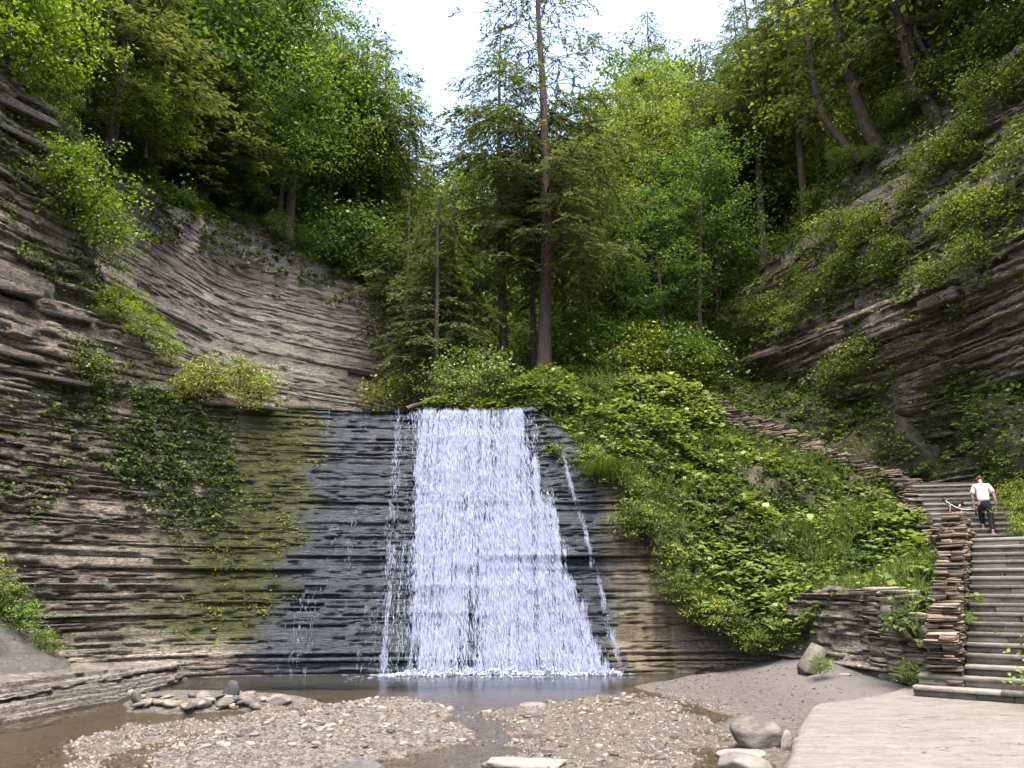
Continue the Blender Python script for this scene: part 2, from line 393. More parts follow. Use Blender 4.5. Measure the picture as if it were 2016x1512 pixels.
upl = Cliff('upper_left_cliff', [(6.5, mk((-17,12),(-15.5,18),(-13.2,23.5),(-12.2,27.5),(-11.2,30.2),(-8.6,32.8),(-6,35),(-3.5,40),(-3,48))),
            (18.5, mk((-17.8,12),(-16.5,18),(-14.4,23.5),(-13.4,28),(-12.4,31.2),(-9.4,34.2),(-6.6,36.6),(-4,41.8),(-3.5,49)))],
            [16, 17.5, 17, 17, 18, 17.5, 16, 13.5, 12], [.6]*9, 6.5, 30, M['upper'], 23, ds=.15, thick=.066, relief=.6, warp=.0, rug=.08)
rX = mk((9.5,46),(10.8,40),(12.4,35),(14.3,29),(15.8,24),(16.8,19),(17.6,13),(18,6))
def sh(l, d): return [(x + d, y + d * .35) for x, y in l]
rcl = Cliff('right_cliff', [(4.5, sh(rX, -.6)), (8.0, sh(rX, .3)), (10.2, sh(rX, -.1)), (12.2, sh(rX, -.7)), (16, sh(rX, .3)), (20.5, sh(rX, 1.8))],
            [14, 16.2, 18.6, 20.4, 20.6, 21, 21, 21], [.75]*8, 4.5, 33, M['right'], 37, ds=.13, thick=.085, relief=1.5, block=1.8, warp=.15, rug=.8)

# ------------------------------------------------------------------ lofted slopes
class Loft:
    def __init__(s, name, A, B, mat, nu, nv, bulge=.0, amp=.2, fr=.6, seed=0, ease=1.0, kind='structure'):
        ta, _ = resample(A, nu); tb, _ = resample(B, nu)
        tm = np.linspace(0, len(A) - 1, nu)
        ta = .35 * ta + .65 * tm if len(A) == len(B) else ta; tb = .35 * tb + .65 * tm if len(A) == len(B) else tb
        a = catmull(A, ta); b = catmull(B, tb)
        t = np.linspace(0, 1, nv)[:, None, None]
        V = a[None] * (1 - t) + b[None] * t
        V[:, :, 2] = a[None, :, 2] + (b[None, :, 2] - a[None, :, 2]) * (t[:, :, 0] ** ease)
        N = np.cross(np.gradient(V, axis=1), np.gradient(V, axis=0)); N /= np.linalg.norm(N, axis=2)[:, :, None] + 1e-9
        N *= np.sign(N[:, :, 2] + 1e-6)[:, :, None]
        e = np.sin(np.pi * t[:, :, 0])
        d = bulge * e + amp * fbm(V[:, :, 0] * fr, V[:, :, 1] * fr, V[:, :, 2] * fr, seed) * (.25 + .75 * e)
        s.V = V + N * d[:, :, None]
        me = mesh_np(name, s.V.reshape(-1, 3), grid_faces(nv, nu), mat, True)
        s.o = link(name, me, kind=kind); SHEETS[name] = s
# stair geometry first (the slopes hang on it)
RISE = .175
D1 = np.array((.588, .809)); P1 = np.array((.809, -.588))
S0 = np.array((7.2, 14.6)); ZS = .365
L3 = S0 + 2 * .3 * D1 + .74 * P1                      # left end of the third step
def low_step(k): return L3 + (k - 3) * .3 * D1        # left end of step k (front edge)
LAND1 = low_step(18); ZL1 = ZS + 17 * RISE             # landing between the two flights
D2 = np.array((.25, .968)); P2 = np.array((.968, -.25))
U0 = np.array((12.0, 21.6))
def up_step(k): return U0 + (k - 1) * .3 * D2
NU = 12; ZL2 = ZL1 + NU * RISE + .1
U1 = up_step(NU + 1)
D3 = np.array((-.8, .6)); P3 = np.array((.6, .8))
T0 = np.array((13.3, 25.9)); N3 = 17
def thi_step(k): return T0 + (k - 1) * .32 * D3        # left-front end of step k
T1 = thi_step(N3 + 1); ZT = ZL2 + N3 * RISE
def p3(xy, z): return (float(xy[0]), float(xy[1]), float(z))
pathfront = [(-2.6, 26.0, 7.6), (-.6, 26.4, 8.7), (1.2, 27.4, 9.6), (3, 28.2, 9.8), (5.2, 28.6, 9.7), (7.2, 28.6, 9.2), p3(T1 - .3 * P3, ZT - .35), p3(thi_step(8) - .35 * P3, ZL2 + 7 * RISE - .3), p3(T0 + np.array((-.3, -.5)), ZL2 - .4),
             p3(up_step(7) - .35 * P2, ZL1 + 1.0), p3(U0 + np.array((-.7, -.3)), ZL1 - .3), p3(low_step(15) - .45 * P1, ZS + 14 * RISE - .35), p3(low_step(9) - .45 * P1, ZS + 8 * RISE - .45), p3(low_step(3) - .45 * P1, ZS + .3)]
mfoot = [at(850, 815, 24.9), at(980, 812, 24.7), at(1062, 825, 24.5), at(1085, 890, 24.2), at(1205, 945, 23.6), at(1245, 1020, 23.0), at(1335, 1120, 22.1), at(1345, 1195, 21.9), at(1440, 1240, 21.7), at(1500, 1260, 21.3),
         at(1580, 1262, 20.0), at(1665, 1190, 18.6), at(1750, 1185, 17.3), at(1822, 1215, 16.0)]
mfoot = [(p[0] + .12 * (i > 9), p[1] + (.38 if i > 9 or i < 3 else .12), p[2] - .05) for i, p in enumerate(mfoot)]
mound = Loft('vegetated_bank', mfoot, pathfront, M['soil'], 240, 90, bulge=.3, amp=.85, fr=.85, seed=5)
pathback = [(-3, 27.6, 7.4), (-.6, 28.2, 8.6), (1.2, 29, 9.5), (3, 29.6, 9.6), (5.2, 30, 9.6), (7.2, 30.2, 9.1), p3(T1 + 1.9 * P3, ZT - .35), p3(thi_step(8) + 1.9 * P3, ZL2 + 7 * RISE - .35), p3(T0 + np.array((2.8, 1.4)), ZL2 - .35),
            p3(up_step(7) + 3 * P2, ZL1 + .7), p3(U0 + 3 * P2, ZL1 - .4), p3(low_step(15) + 2.4 * P1, ZS + 14 * RISE - .4), p3(low_step(9) + 2.4 * P1, ZS + 8 * RISE - .4), p3(low_step(3) + 2.4 * P1, ZS - .05)]
Loft('stair_bed', [(x, y, z - .02) for x, y, z in pathfront], pathback, M['soil'], 120, 12, seed=2, amp=.0)
backA = [(-3.2, 27.6, 7.4), (1.0, 28.6, 9.6), (4.5, 29.6, 9.75), (7.2, 29.8, 9.2), p3(T1 + 1.7 * P3, ZT - .1), p3(thi_step(8) + 1.7 * P3, ZL2 + 7 * RISE - .1), p3(T0 + np.array((2.4, .9)), ZL2 - .1), p3(up_step(8) + 2.7 * P2, ZL1 + 1.2), p3(U0 + 2.7 * P2, ZL1 - .1),
         p3(low_step(12) + 2.15 * P1, ZS + 11 * RISE - .1), p3(low_step(4) + 2.15 * P1, ZS + .45), (10.3, 11.0, .35), (9.4, 6.5, .3), (9, 2, .3)]
backB = [(-2.5, 40, 9), (1.5, 40, 12.6), (5, 40, 13.2), (8.5, 40, 13.4), (11.2, 38.6, 13), (13.2, 33, 11.5), (15.3, 26.8, 9.4), (16.4, 22.6, 8.2), (17.2, 19.6, 7.4), (17.7, 16, 6.2), (18, 13, 5.2), (18.4, 10, 4.4), (18.6, 6, 4), (18.8, 1, 4)]
bank = Loft('hillside', backA, backB, M['soil'], 260, 110, bulge=.5, amp=.55, fr=.5, seed=8)

# the wooded hill behind and the stream bed above the falls
def hillz(X, Y):
    z = 7.4 + 5.0 * sstep(-1.5, 3.5, X - .15 * (Y - 30)) * sstep(27, 40, Y) + 26 * sstep(36, 70, Y) + 9 * sstep(10, 30, np.abs(X)) * sstep(36, 60, Y)
    return z + .5 * fbm(X * .2, Y * .2, seed=4)
gx = np.linspace(-60, 60, 100); gy = np.linspace(24.9, 110, 90)
GX, GY = np.meshgrid(gx, gy)
GZ = np.where(GY < 38, np.minimum(hillz(GX, GY), 7.55), hillz(GX, GY)) * 1.0
GZ = hillz(GX, GY) - 9 * (1 - sstep(38.5, 42, GY)) * sstep(-2.5, .5, GX - .1 * (GY - 30)) - 6 * (1 - sstep(25.5, 30, GY)) * sstep(-2.5, 0, GX)
hill = link('wooded_hill', mesh_np('wooded_hill', np.stack((GX, GY, GZ), 2).reshape(-1, 3), grid_faces(90, 100), M['soil'], True), kind='structure')
class _S: pass
hs = _S(); hs.V = np.stack((GX, GY, GZ), 2); SHEETS['wooded_hill'] = hs

# ------------------------------------------------------------------ stream bed, gravel, pool
def poly_sd(P, X, Y):
    """signed distance, positive inside"""
    P = np.asarray(P)[:, :2]; n = len(P); d = np.full(X.shape, 1e9); ins = np.zeros(X.shape, bool)
    for i in range(n):
        a, c = P[i], P[(i + 1) % n]; e = c - a
        t = np.clip(((X - a[0]) * e[0] + (Y - a[1]) * e[1]) / (e @ e), 0, 1)
        d = np.minimum(d, np.hypot(X - a[0] - t * e[0], Y - a[1] - t * e[1]))
        cr = (a[1] > Y) != (c[1] > Y)
        ins ^= cr & (X < (c[0] - a[0]) * (Y - a[1]) / (c[1] - a[1] + 1e-12) + a[0])
    return np.where(ins, d, -d)
def gpl(*uv): return [gp(u, v, 0.03) for u, v in uv]
BAR = gpl((200, 1540), (300, 1478), (420, 1432), (560, 1402), (700, 1374), (840, 1366), (900, 1385), (905, 1420), (985, 1440), (900, 1472), (720, 1510), (640, 1560), (400, 1600))
BEACH = gpl((1235, 1348), (1340, 1328), (1480, 1312), (1680, 1306), (1860, 1312), (2050, 1330), (2050, 1600), (1500, 1620), (1480, 1512), (1440, 1450), (1415, 1408), (1330, 1378))
RIFF = gpl((900, 1390), (1240, 1352), (1420, 1390), (1470, 1470), (1490, 1560), (1000, 1600), (880, 1500), (980, 1450))
RIFL = gpl((60, 1470), (240, 1418), (420, 1405), (600, 1385), (560, 1410), (400, 1440), (280, 1490), (200, 1600), (40, 1600))
PILE = gpl((250, 1398), (262, 1372), (330, 1362), (470, 1362), (600, 1372), (640, 1385), (520, 1398), (330, 1402))
def ground(X, Y):
    X = np.asarray(X, float); Y = np.asarray(Y, float)
    n1 = fbm(X * .55, Y * .55, seed=31); n2 = fbm(X * 2.3, Y * 2.3, seed=33)
    z = -.38 + .10 * n1
    z = np.maximum(z, -.16 + .05 * n2 + .0 * X) if False else z
    z = z + (.27 + .0 * n1) * sstep(21.5, 19.0, Y)                      # pool shoals towards the camera
    for P, lo, hi, wd in ((RIFF, -.035, .012, .8), (RIFL, -.045, .015, .7), (BAR, .0, .13, 1.3), (PILE, 0, .12, .5)):
        sdv = poly_sd(P, X, Y) + .35 * n1 + .12 * n2
        f = sstep(-wd * .6, wd * .5, sdv); z = z * (1 - f) + f * (lo + (hi - lo) * sstep(0, wd, sdv) + .03 * n2)
    sdv = poly_sd(BEACH, X, Y) + .25 * n1
    f = sstep(-.5, .45, sdv)
    bz = .02 + .055 * np.clip(sdv, 0, 6) + .16 * sstep(5.5, 8.5, X) + .25 * sstep(16.5, 20, Y) * sstep(5.6, 7.4, X) + .03 * n2
    z = z * (1 - f) + f * bz
    return z
gx = np.linspace(-19, 12, 210); gy = np.concatenate((np.linspace(-6, 10, 24), np.linspace(10.1, 23.6, 150)))
GX, GY = np.meshgrid(gx, gy); GZ = ground(GX, GY)
def ground_hit(u, v):
    Ys_ = np.linspace(7, 23.5, 700); tv = tanv(v); z = EYE + tv * Ys_; d = Ys_ * CT + (z - EYE) * ST; X_ = (u - 1008) / F * d
    g = ground(X_, Ys_); k = np.where(z <= g)[0]; k = k[0] if len(k) else len(Ys_) - 1
    return np.array((X_[k], Ys_[k], g[k]))
def snap_z(x, y, z):
    best = -1e9
    for nm in ('upper_left_cliff', 'right_cliff', 'hillside', 'wooded_hill', 'lower_cliff', 'vegetated_bank'):
        P = SHEETS[nm].V.reshape(-1, 3); d = (P[:, 0] - x) ** 2 + (P[:, 1] - y) ** 2; k = np.where(d < max(.12, d.min() + .02))[0]
        if d.min() < 1.2 and (nm != 'wooded_hill' or y > 38): best = max(best, P[k, 2].max())
    return best if best > -1e8 else z
def on_sheet(V, u, v, Yr=None):
    P = V.reshape(-1, 3); d = P[:, 1] * CT + (P[:, 2] - EYE) * ST; ok = d > 3; d = np.where(ok, d, 1)
    pu = 1008 + F * P[:, 0] / d; pv = 756 - F * ((P[:, 2] - EYE) * CT - P[:, 1] * ST) / d
    if Yr: ok = ok & (np.abs(P[:, 1] - Yr) < 3)
    c = (np.hypot(pu - u, pv - v) + 1e6 * ~ok); k = np.where(c < c.min() + 6)[0]; return P[k[np.argmin(d[k])]]
m, t = newmat('stream_bed'); b = NB(t)
X, Y, Z = b.xyz()
vo = b.n('ShaderNodeTexVoronoi'); t.links.new(b.pos((15, 22, 15)), vo.inputs['Vector']); vo.inputs['Scale'].default_value = 1.0
vo2 = b.n('ShaderNodeTexVoronoi'); t.links.new(b.pos((24, 36, 24)), vo2.inputs['Vector'])
sv1 = b.n('ShaderNodeSeparateColor'); t.links.new(vo.outputs['Color'], sv1.inputs[0])
sv2 = b.n('ShaderNodeSeparateColor'); t.links.new(vo2.outputs['Color'], sv2.inputs[0])
peb = b.math('ADD', b.math('MULTIPLY', sv1.outputs[0], .5), b.math('MULTIPLY', sv2.outputs[0], .5))
gcol = b.ramp(peb, (.15, (.026, .023, .02)), (.5, (.08, .07, .061)), (.85, (.165, .147, .13)))
wetc = b.ramp(peb, (.15, (.022, .018, .013)), (.5, (.075, .062, .046)), (.9, (.19, .162, .13)))
nz = b.noise(b.pos((1.2, 1.2, 1)), 1, 5, .6)
sand = b.mr(b.math('ADD', X, b.math('MULTIPLY', nz, 2.0)), 6.2, 7.6)
gcol = b.mix(b.math('MULTIPLY', sand, .8), gcol, b.ramp(b.noise(b.pos((30, 30, 30)), 1, 4, .7), (.3, (.09, .082, .08)), (.7, (.165, .15, .145))))
gm = b.mr(X, 1.0, 4.0); gcol = b.mix(b.math('MULTIPLY', gm, .35), gcol, (.085, .075, .075))
col = b.mix(b.mr(b.math('ADD', Z, b.math('MULTIPLY', nz, .05)), .015, .085), wetc, gcol)
hgt = b.math('ADD', b.math('MULTIPLY', vo.outputs['Distance'], -1.0), b.math('MULTIPLY', vo2.outputs['Distance'], -.6))
b.out(b.principled(col, b.mr(Z, .01, .07, .55, .9), b.bump(hgt, .6, .04), .4)); M['bed'] = m
stream_bed_ = link('stream_bed', mesh_np('stream_bed', np.stack((GX, GY, GZ), 2).reshape(-1, 3), grid_faces(len(gy), len(gx)), M['bed'], True), kind='structure')

m, t = newmat('stream_water'); b = NB(t)
X, Y, Z = b.xyz()
rp = b.noise(b.pos((1.6, 3.6, 1)), 1, 4, .6, .4); rp2 = b.noise(b.pos((9, 16, 1)), 1, 4, .7)
rif = b.mr(Y, 18.8, 16.5)
hh = b.math('ADD', b.math('MULTIPLY', rp, .5), b.math('MULTIPLY', b.math('MULTIPLY', rp2, rif), .9))
nrm = b.bump(hh, .4, .05)
fr = b.n('ShaderNodeFresnel'); fr.inputs[0].default_value = 1.33; t.links.new(nrm, fr.inputs['Normal'])
gl = b.n('ShaderNodeBsdfGlossy'); gl.inputs['Roughness'].default_value = .12; t.links.new(nrm, gl.inputs['Normal'])
tr = b.n('ShaderNodeBsdfTransparent'); tr.inputs[0].default_value = (.80, .75, .64, 1)
df = b.n('ShaderNodeBsdfDiffuse'); df.inputs[0].default_value = (.05, .05, .043, 1)
dm = b.n('ShaderNodeMixShader'); t.links.new(b.mr(Y, 18.2, 20.8, .06, .6), dm.inputs[0]); t.links.new(tr.outputs[0], dm.inputs[1]); t.links.new(df.outputs[0], dm.inputs[2])
mx = b.n('ShaderNodeMixShader'); t.links.new(fr.outputs[0], mx.inputs[0]); t.links.new(dm.outputs[0], mx.inputs[1]); t.links.new(gl.outputs[0], mx.inputs[2])
b.out(mx.outputs[0]); M['water'] = m
gx = np.linspace(-18, 9, 70); gy = np.linspace(4, 23.4, 70); GX, GY = np.meshgrid(gx, gy)
GZ = .006 * fbm(GX * 1.2, GY * 2.2, seed=77) * sstep(20, 16, GY) + .006 * fbm(GX * .6, GY * 1.5, seed=78)
link('stream_water', mesh_np('stream_water', np.stack((GX, GY, GZ), 2).reshape(-1, 3), grid_faces(70, 70), M['water'], True), kind='structure')

# ledges along the left bank
led = Cliff('bank_ledges', [(-.4, mk((-9.6, 3), (-8.9, 9), (-8.2, 13.0), (-7.5, 16.2), (-7.6, 18.8), (-7.75, 20.2), (-8.6, 21.4))),
            (.55, mk((-13.2, 3), (-12.0, 9), (-10.4, 13.5), (-9.2, 16.6), (-8.7, 19.0), (-8.5, 20.4), (-9.0, 21.5)))],
            [.55, .55, .55, .52, .46, .42, .4], [.02]*7, -.4, 3.2, M['ledge'], 71, ds=.06, thick=.055, relief=2.2, block=2.0)
# scree heap against the left wall
rg = np.random.default_rng(5)
scA = [(-14.5, 9.5, .5), (-12.2, 13.0, .45), (-10.6, 15.6, .5), (-9.9, 17.6, .48), (-10.4, 19.2, .5)]
scB = [(-16, 10, 5.0), (-14.4, 13.4, 4.3), (-12.9, 15.8, 3.3), (-12.2, 17.4, 2.4), (-11.4, 18.7, 1.2)]
scree = Loft('scree_slope', scA, scB, M['scree'], 160, 70, bulge=.08, amp=.14, fr=2.2, seed=3)

# ------------------------------------------------------------------ the fall
m, t = newmat('falling_film'); b = NB(t)
X, Y, Z = b.xyz()
st1 = b.noise(b.pos((7, 7, .5)), 1, 4, .75); st2 = b.noise(b.pos((34, 34, 3)), 1, 3, .75)
f = b.math('ADD', b.math('MULTIPLY', st1, .55), b.math('MULTIPLY', st2, .45))
f = b.math('ADD', f, b.math('MULTIPLY', b.math('SUBTRACT', b.attr('tint'), .5), 1.0))
alpha = b.mr(f, .44, .74, 0, .9)
pr = b.n('ShaderNodeBsdfPrincipled'); pr.inputs['Base Color'].default_value = (.27, .32, .45, 1); pr.inputs['Roughness'].default_value = .35
t.links.new(b.bump(f, .9, .12), pr.inputs['Normal'])
tr = b.n('ShaderNodeBsdfTransparent'); mx = b.n('ShaderNodeMixShader'); t.links.new(alpha, mx.inputs[0]); t.links.new(tr.outputs[0], mx.inputs[1]); t.links.new(pr.outputs[0], mx.inputs[2])
b.out(mx.outputs[0]); M['film'] = m
m, t = newmat('white_water'); b = NB(t)
b.out(b.principled((.33, .37, .50), .4, None, .5)); M['white'] = m
def fl_left(z): return np.interp(z, [0, 7.8], [-2.75, -3.25])
def fl_right(z): return np.interp(z, [0, 2.5, 5.2, 7.8], [2.75, 1.85, 1.10, .55])
def strength(X, z):
    """how much white water stands at (X, z)"""
    q = .26 * fbm(X * 2.2, z * 1.4, seed=91); a = sstep(-.15, .35, X - fl_left(z) + q) * sstep(-.12, .3, fl_right(z) - X + q)
    b1 = .48 * np.exp(-((X - np.interp(z, [0, 7.8], [-3.35, -3.75]) + .2 * q) / .20) ** 2)
    b2 = .38 * np.exp(-((X - np.interp(z, [0, 5, 7.8], [-3.0, -2.9, -3.3])) / .5) ** 2)
    tr_ = .5 * sstep(-.3, .3, fbm(z * 1.3, seed=44)) * np.exp(-((X - np.interp(z, [0, 3.2, 6.5, 7.6], [2.95, 2.30, 1.55, 1.05]) - .25 * q) / (.07 + .05 * np.abs(fbm(z * .8, seed=12)))) ** 2) * (z < 7.0)
    th = .13 * sstep(-6.6, -5.6, X) * (X < -2.8) * sstep(.1, .5, fbm(X * 2.5, z * .25, seed=55) + .2)
    return np.maximum.reduce([a, b1, b2, tr_, th])
nx, nz = 150, 170
gz = np.linspace(-.02, 7.9, nz); gx = np.linspace(-6.6, 3.4, nx); GX, GZ = np.meshgrid(gx, gz)
Yf = low.front(GX.ravel(), np.clip(GZ.ravel(), 0, 7.75)).reshape(GX.shape)
k = np.ones(9) / 9
Ys = np.apply_along_axis(lambda c: np.convolve(np.pad(c, 4, mode='edge'), k, 'valid'), 0, Yf)
Ys = np.minimum(Ys, Yf)
SG = strength(GX, GZ)
GY2 = Ys - .05 - .07 * SG + .03 * fbm(GX * 4, GZ * 1.2, seed=13) * SG
film = link('waterfall', mesh_np('waterfall', np.stack((GX, GY2, GZ), 2).reshape(-1, 3), grid_faces(nz, nx), M['film'], True, np.clip(SG * (.40 + .10 * sstep(-.35, .2, fbm(GX * 2.0, GZ * .16, seed=17) + .06 * (5 - GZ))) + .09, 0, 1).ravel()), kind='structure')
# frozen spray: tens of thousands of short falling drops
n = 900000
X = rg.uniform(-6.4, 3.3, n); Zz = rg.uniform(0, 7.85, n)
dens = strength(X, Zz)
stk = .5 + .5 * fbm(X * 11, Zz * .35, seed=15); clump = .5 + .5 * fbm(X * 2.6, Zz * 3.0, seed=16)
keep = rg.random(n) < dens ** 1.6 * np.clip(.10 + 1.5 * sstep(.36, .72, .65 * stk + .35 * clump), 0, 1) * .42 * (.25 + .75 * sstep(-.35, .2, fbm(X * 2.0, Zz * .16, seed=17) + .06 * (5 - Zz)))
X, Zz, dens = X[keep], Zz[keep], dens[keep]; n = len(X)
ii = np.clip((Zz - gz[0]) / (gz[1] - gz[0]), 0, nz - 1).astype(int); jj = np.clip((X - gx[0]) / (gx[1] - gx[0]), 0, nx - 1).astype(int)
Yd = GY2[ii, jj] - rg.random(n) ** 2 * .16 * dens - .01
C = np.column_stack((X, Yd, Zz))
dr = np.column_stack((np.clip(X - fl_left(Zz), 0, 3) * .05 + rg.normal(0, .16, n), rg.normal(-.15, .15, n), -np.ones(n)))
nn = np.column_stack((rg.normal(0, .35, n), -np.ones(n), rg.normal(.2, .35, n)))
bf = Buf(); bf.leaves(C, dr, nn, rg.uniform(.05, .30, n) * (.6 + .6 * dens), rg.uniform(.006, .016, n) * (.6 + .6 * dens), .5, fold=.1)
sp = link('spray', bf.mesh('spray', M['white']), parent=film, kind='stuff')
# foam line where the fall lands
n = 4200; X = rg.uniform(-3.5, 2.9, n); yb = low.front(X, np.full(n, .05)); C = np.column_stack((X, yb - .12 - np.abs(rg.normal(0, .17, n)) , .02 + np.abs(rg.normal(0, .075, n)) * (.4 + sstep(-.2, .4, fbm(X * 2.2, seed=99))) * sstep(-3.6, -2.2, X)))
bf = Buf(); bf.leaves(C, rnd_unit(rg, n), rnd_unit(rg, n) + np.array((0, -.4, .8)), rg.uniform(.03, .11, n), rg.uniform(.03, .07, n), .5)
n = 3000; X = rg.uniform(-4.5, 3.4, n); C = np.column_stack((X, low.front(X, np.full(n, .05)) - .1 - np.abs(rg.normal(0, .55, n)), .012 + .008 * rg.random(n)))
k = fbm(C[:, 0] * 2.5, C[:, 1] * 2.5, seed=88) > .08; C = C[k]; n = len(C); bf.leaves(C, np.column_stack((rg.normal(0, 1, n), rg.normal(0, .4, n), np.zeros(n))), np.tile((0, 0, 1.), (n, 1)), rg.uniform(.02, .09, n), rg.uniform(.015, .04, n), .5, 0)
link('foam', bf.mesh('foam', M['white']), parent=film, kind='stuff')
# ------------------------------------------------------------------ dressed and rough stones
M['step'] = mat_simple('step_stone', (.075, .07, .058), (.225, .208, .175), (2.5, 2.5, 5), .85, .35, .02, tint=.5)
M['rust'] = mat_simple('rusty_stone', (.045, .036, .028), (.215, .163, .122), (5, 5, 16), .9, .9, .03, tint=.8)
M['slab'] = mat_simple('flagstone', (.30, .275, .24), (.50, .465, .415), (.8, 3.2, 2), .8, .35, .02, tint=0)
M['grey'] = mat_simple('grey_rock', (.06, .055, .048), (.22, .20, .174), (2.2, 2.2, 6), .85, .6, .04, tint=.6)
M['pale'] = mat_simple('pale_rock', (.06, .056, .05), (.18, .166, .148), (3, 3, 6), .8, .4, .03, tint=.6)
M['dark'] = mat_simple('dark_slate', (.03, .031, .032), (.10, .10, .10), (3, 3, 6), .7, .4, .03, tint=.5)
M['tan'] = mat_simple('tan_cobble', (.11, .085, .06), (.27, .212, .155), (5, 5, 5), .75, .3, .02, tint=.6)
def stone(lx, ly, lz, rg, jit=.03, ch=.02):
    """chamfered block with uneven corners, base at z=0, centred in x and y"""
    V = []; 
    h = (lx / 2, ly / 2, lz / 2); ch = min(ch, .35 * min(lx, ly, lz))
    idx = {}
    for sx in (-1, 1):
        for sy in (-1, 1):
            for sz in (-1, 1):
                j = rg.normal(0, 1, 3) * np.array((min(jit, lx * .2), min(jit, ly * .2), min(jit * .5, lz * .14)))
                c = np.array((sx * h[0], sy * h[1], sz * h[2] + h[2])) + j
                for ax in range(3):
                    p = c.copy()
                    for a in range(3):
                        if a != ax: p[a] -= (sx, sy, sz)[a] * ch
                    idx[(sx, sy, sz, ax)] = len(V); V.append(p)
    Q = []; T = []
    for ax in range(3):
        a, c = [k for k in range(3) if k != ax]
        for sg in (-1, 1):
            q = []
            for (p, r) in ((-1, -1), (1, -1), (1, 1), (-1, 1)):
                s3 = [0, 0, 0]; s3[ax] = sg; s3[a] = p; s3[c] = r; q.append(idx[(*s3, ax)])
            if (sg > 0) == (ax == 1): q.reverse()
            Q.append(q)
    for ax in range(3):                       # edges parallel to ax
        a, c = [k for k in range(3) if k != ax]
        for p in (-1, 1):
            for r in (-1, 1):
                s0 = [0, 0, 0]; s0[a] = p; s0[c] = r; s1 = list(s0); s0[ax] = -1; s1[ax] = 1
                q = [idx[(*s0, a)], idx[(*s1, a)], idx[(*s1, c)], idx[(*s0, c)]]
                Q.append(q)
    for sx in (-1, 1):
        for sy in (-1, 1):
            for sz in (-1, 1): T.append([idx[(sx, sy, sz, k)] for k in range(3)])
    return np.array(V), np.array(Q), np.array(T)
def fixn(me):
    bm = bmesh.new(); bm.from_mesh(me); bmesh.ops.recalc_face_normals(bm, faces=bm.faces); bm.to_mesh(me); bm.free(); return me
def put_stone(name, parent, c, rz, lx, ly, lz, rg, mat, jit=.02, ch=.012, tilt=0.0, **kw):
    V, Q, T = stone(lx, ly, lz, rg, jit, ch)
    me = fixn(mesh_np(name, V, [Q, T], mat, False, np.full(len(V), rg.uniform(.1, .9))))
    return link(name, me, parent, loc=c, rot=(rg.normal(0, tilt), rg.normal(0, tilt), rz + rg.normal(0, tilt)), **kw)
def empty(name, loc, label, cat, group=None):
    o = bpy.data.objects.new(name, None); COL.objects.link(o); o.location = loc; o.empty_display_size = .2
    return tag(o, label, cat, group)
def child_at(o, root):
    o.parent = root; o.location = Vector(o.location) - root.location; return o

rg = np.random.default_rng(101)
def flight(label, n, left, D, P, z0, width, tread, wide=None, sub=.5):
    root = empty('stone_stairs', p3(left(1), z0), label, 'stairs')
    ang = math.atan2(P[1], P[0]); core = Buf()
    for k in range(1, n + 1):
        w0 = (wide(k) if wide else 0.0); W = width + w0
        lp = left(k) - P * w0; zt = z0 + k * RISE
        cx = 0
        cuts = [0, W] if rg.random() < .45 else [0, W * rg.uniform(.35, .65), W]
        for a, c in zip(cuts[:-1], cuts[1:]):
            mid = lp + P * (a + c) / 2 + D * (tread + .09) / 2 - D * .03
            child_at(put_stone('tread', None, p3(mid, zt - .068), ang, c - a - .006, tread + .10, .068, rg, M['step'], .006, .008), root)
        cuts = [0]
        while cuts[-1] < W - .35: cuts.append(min(W, cuts[-1] + rg.uniform(.45, 1.05)))
        cuts[-1] = W
        for a, c in zip(cuts[:-1], cuts[1:]):
            mid = lp + P * (a + c) / 2 + D * .11
            child_at(put_stone('riser', None, p3(mid, zt - RISE + .003), ang, c - a - .010, .2, RISE - .071, rg, M['step'], .008, .008), root)
        a = lp + D * .12; e = lp + P * W + D * .12; f_ = e + D * (tread + .25); g = a + D * (tread + .25)
        zb = zt - RISE - sub
        V = [p3(q, zz) for zz in (zb, zt - .07) for q in (a, e, f_, g)]
        core.add(V, [(0, 1, 5, 4), (1, 2, 6, 5), (2, 3, 7, 6), (3, 0, 4, 7), (4, 5, 6, 7)], tint=.1)
    o = link('core', core.mesh('core', M['grey'])); child_at(o, root)
    return root
flight('lowest flight of pale stone steps rising from the flat slab', 17, low_step, D1, P1, ZS, 2.15, .30, wide=lambda k: .74 + .06 * (k == 1) if k < 3 else 0.0)
lk = flight('middle flight of stone steps with the walking person and dog', NU, up_step, D2, P2, ZL1, 2.75, .30)
flight('topmost flight of stone steps climbing back behind the rusty wall', N3, thi_step, D3, P3, ZL2, 1.7, .32)
# landings
def landing(pts, z, label):
    root = empty('stair_landing', (pts[0][0], pts[0][1], z), label, 'landing')
    bm = bmesh.new(); vs = [bm.verts.new((p[0] - pts[0][0], p[1] - pts[0][1], -.003)) for p in pts]; f = bm.faces.new(vs)
    r = bmesh.ops.extrude_face_region(bm, geom=[f]); bmesh.ops.translate(bm, vec=(0, 0, -.5), verts=[v for v in r['geom'] if isinstance(v, bmesh.types.BMVert)])
    bmesh.ops.recalc_face_normals(bm, faces=bm.faces); me = bpy.data.meshes.new('paving'); bm.to_mesh(me); bm.free(); me.materials.append(M['step'])
    o = link('paving', me, root); return root
e18 = low_step(18)
landing([e18 - D1 * .05, e18 + P1 * 2.3 - D1 * .05, U0 + P2 * 2.9 + D2 * .1, U0 + D2 * .1, U0 - P2 * .2 - D2 * .3], ZL1 - .004, 'stone landing between the lowest and middle flights of steps')
u13 = up_step(NU + 1)
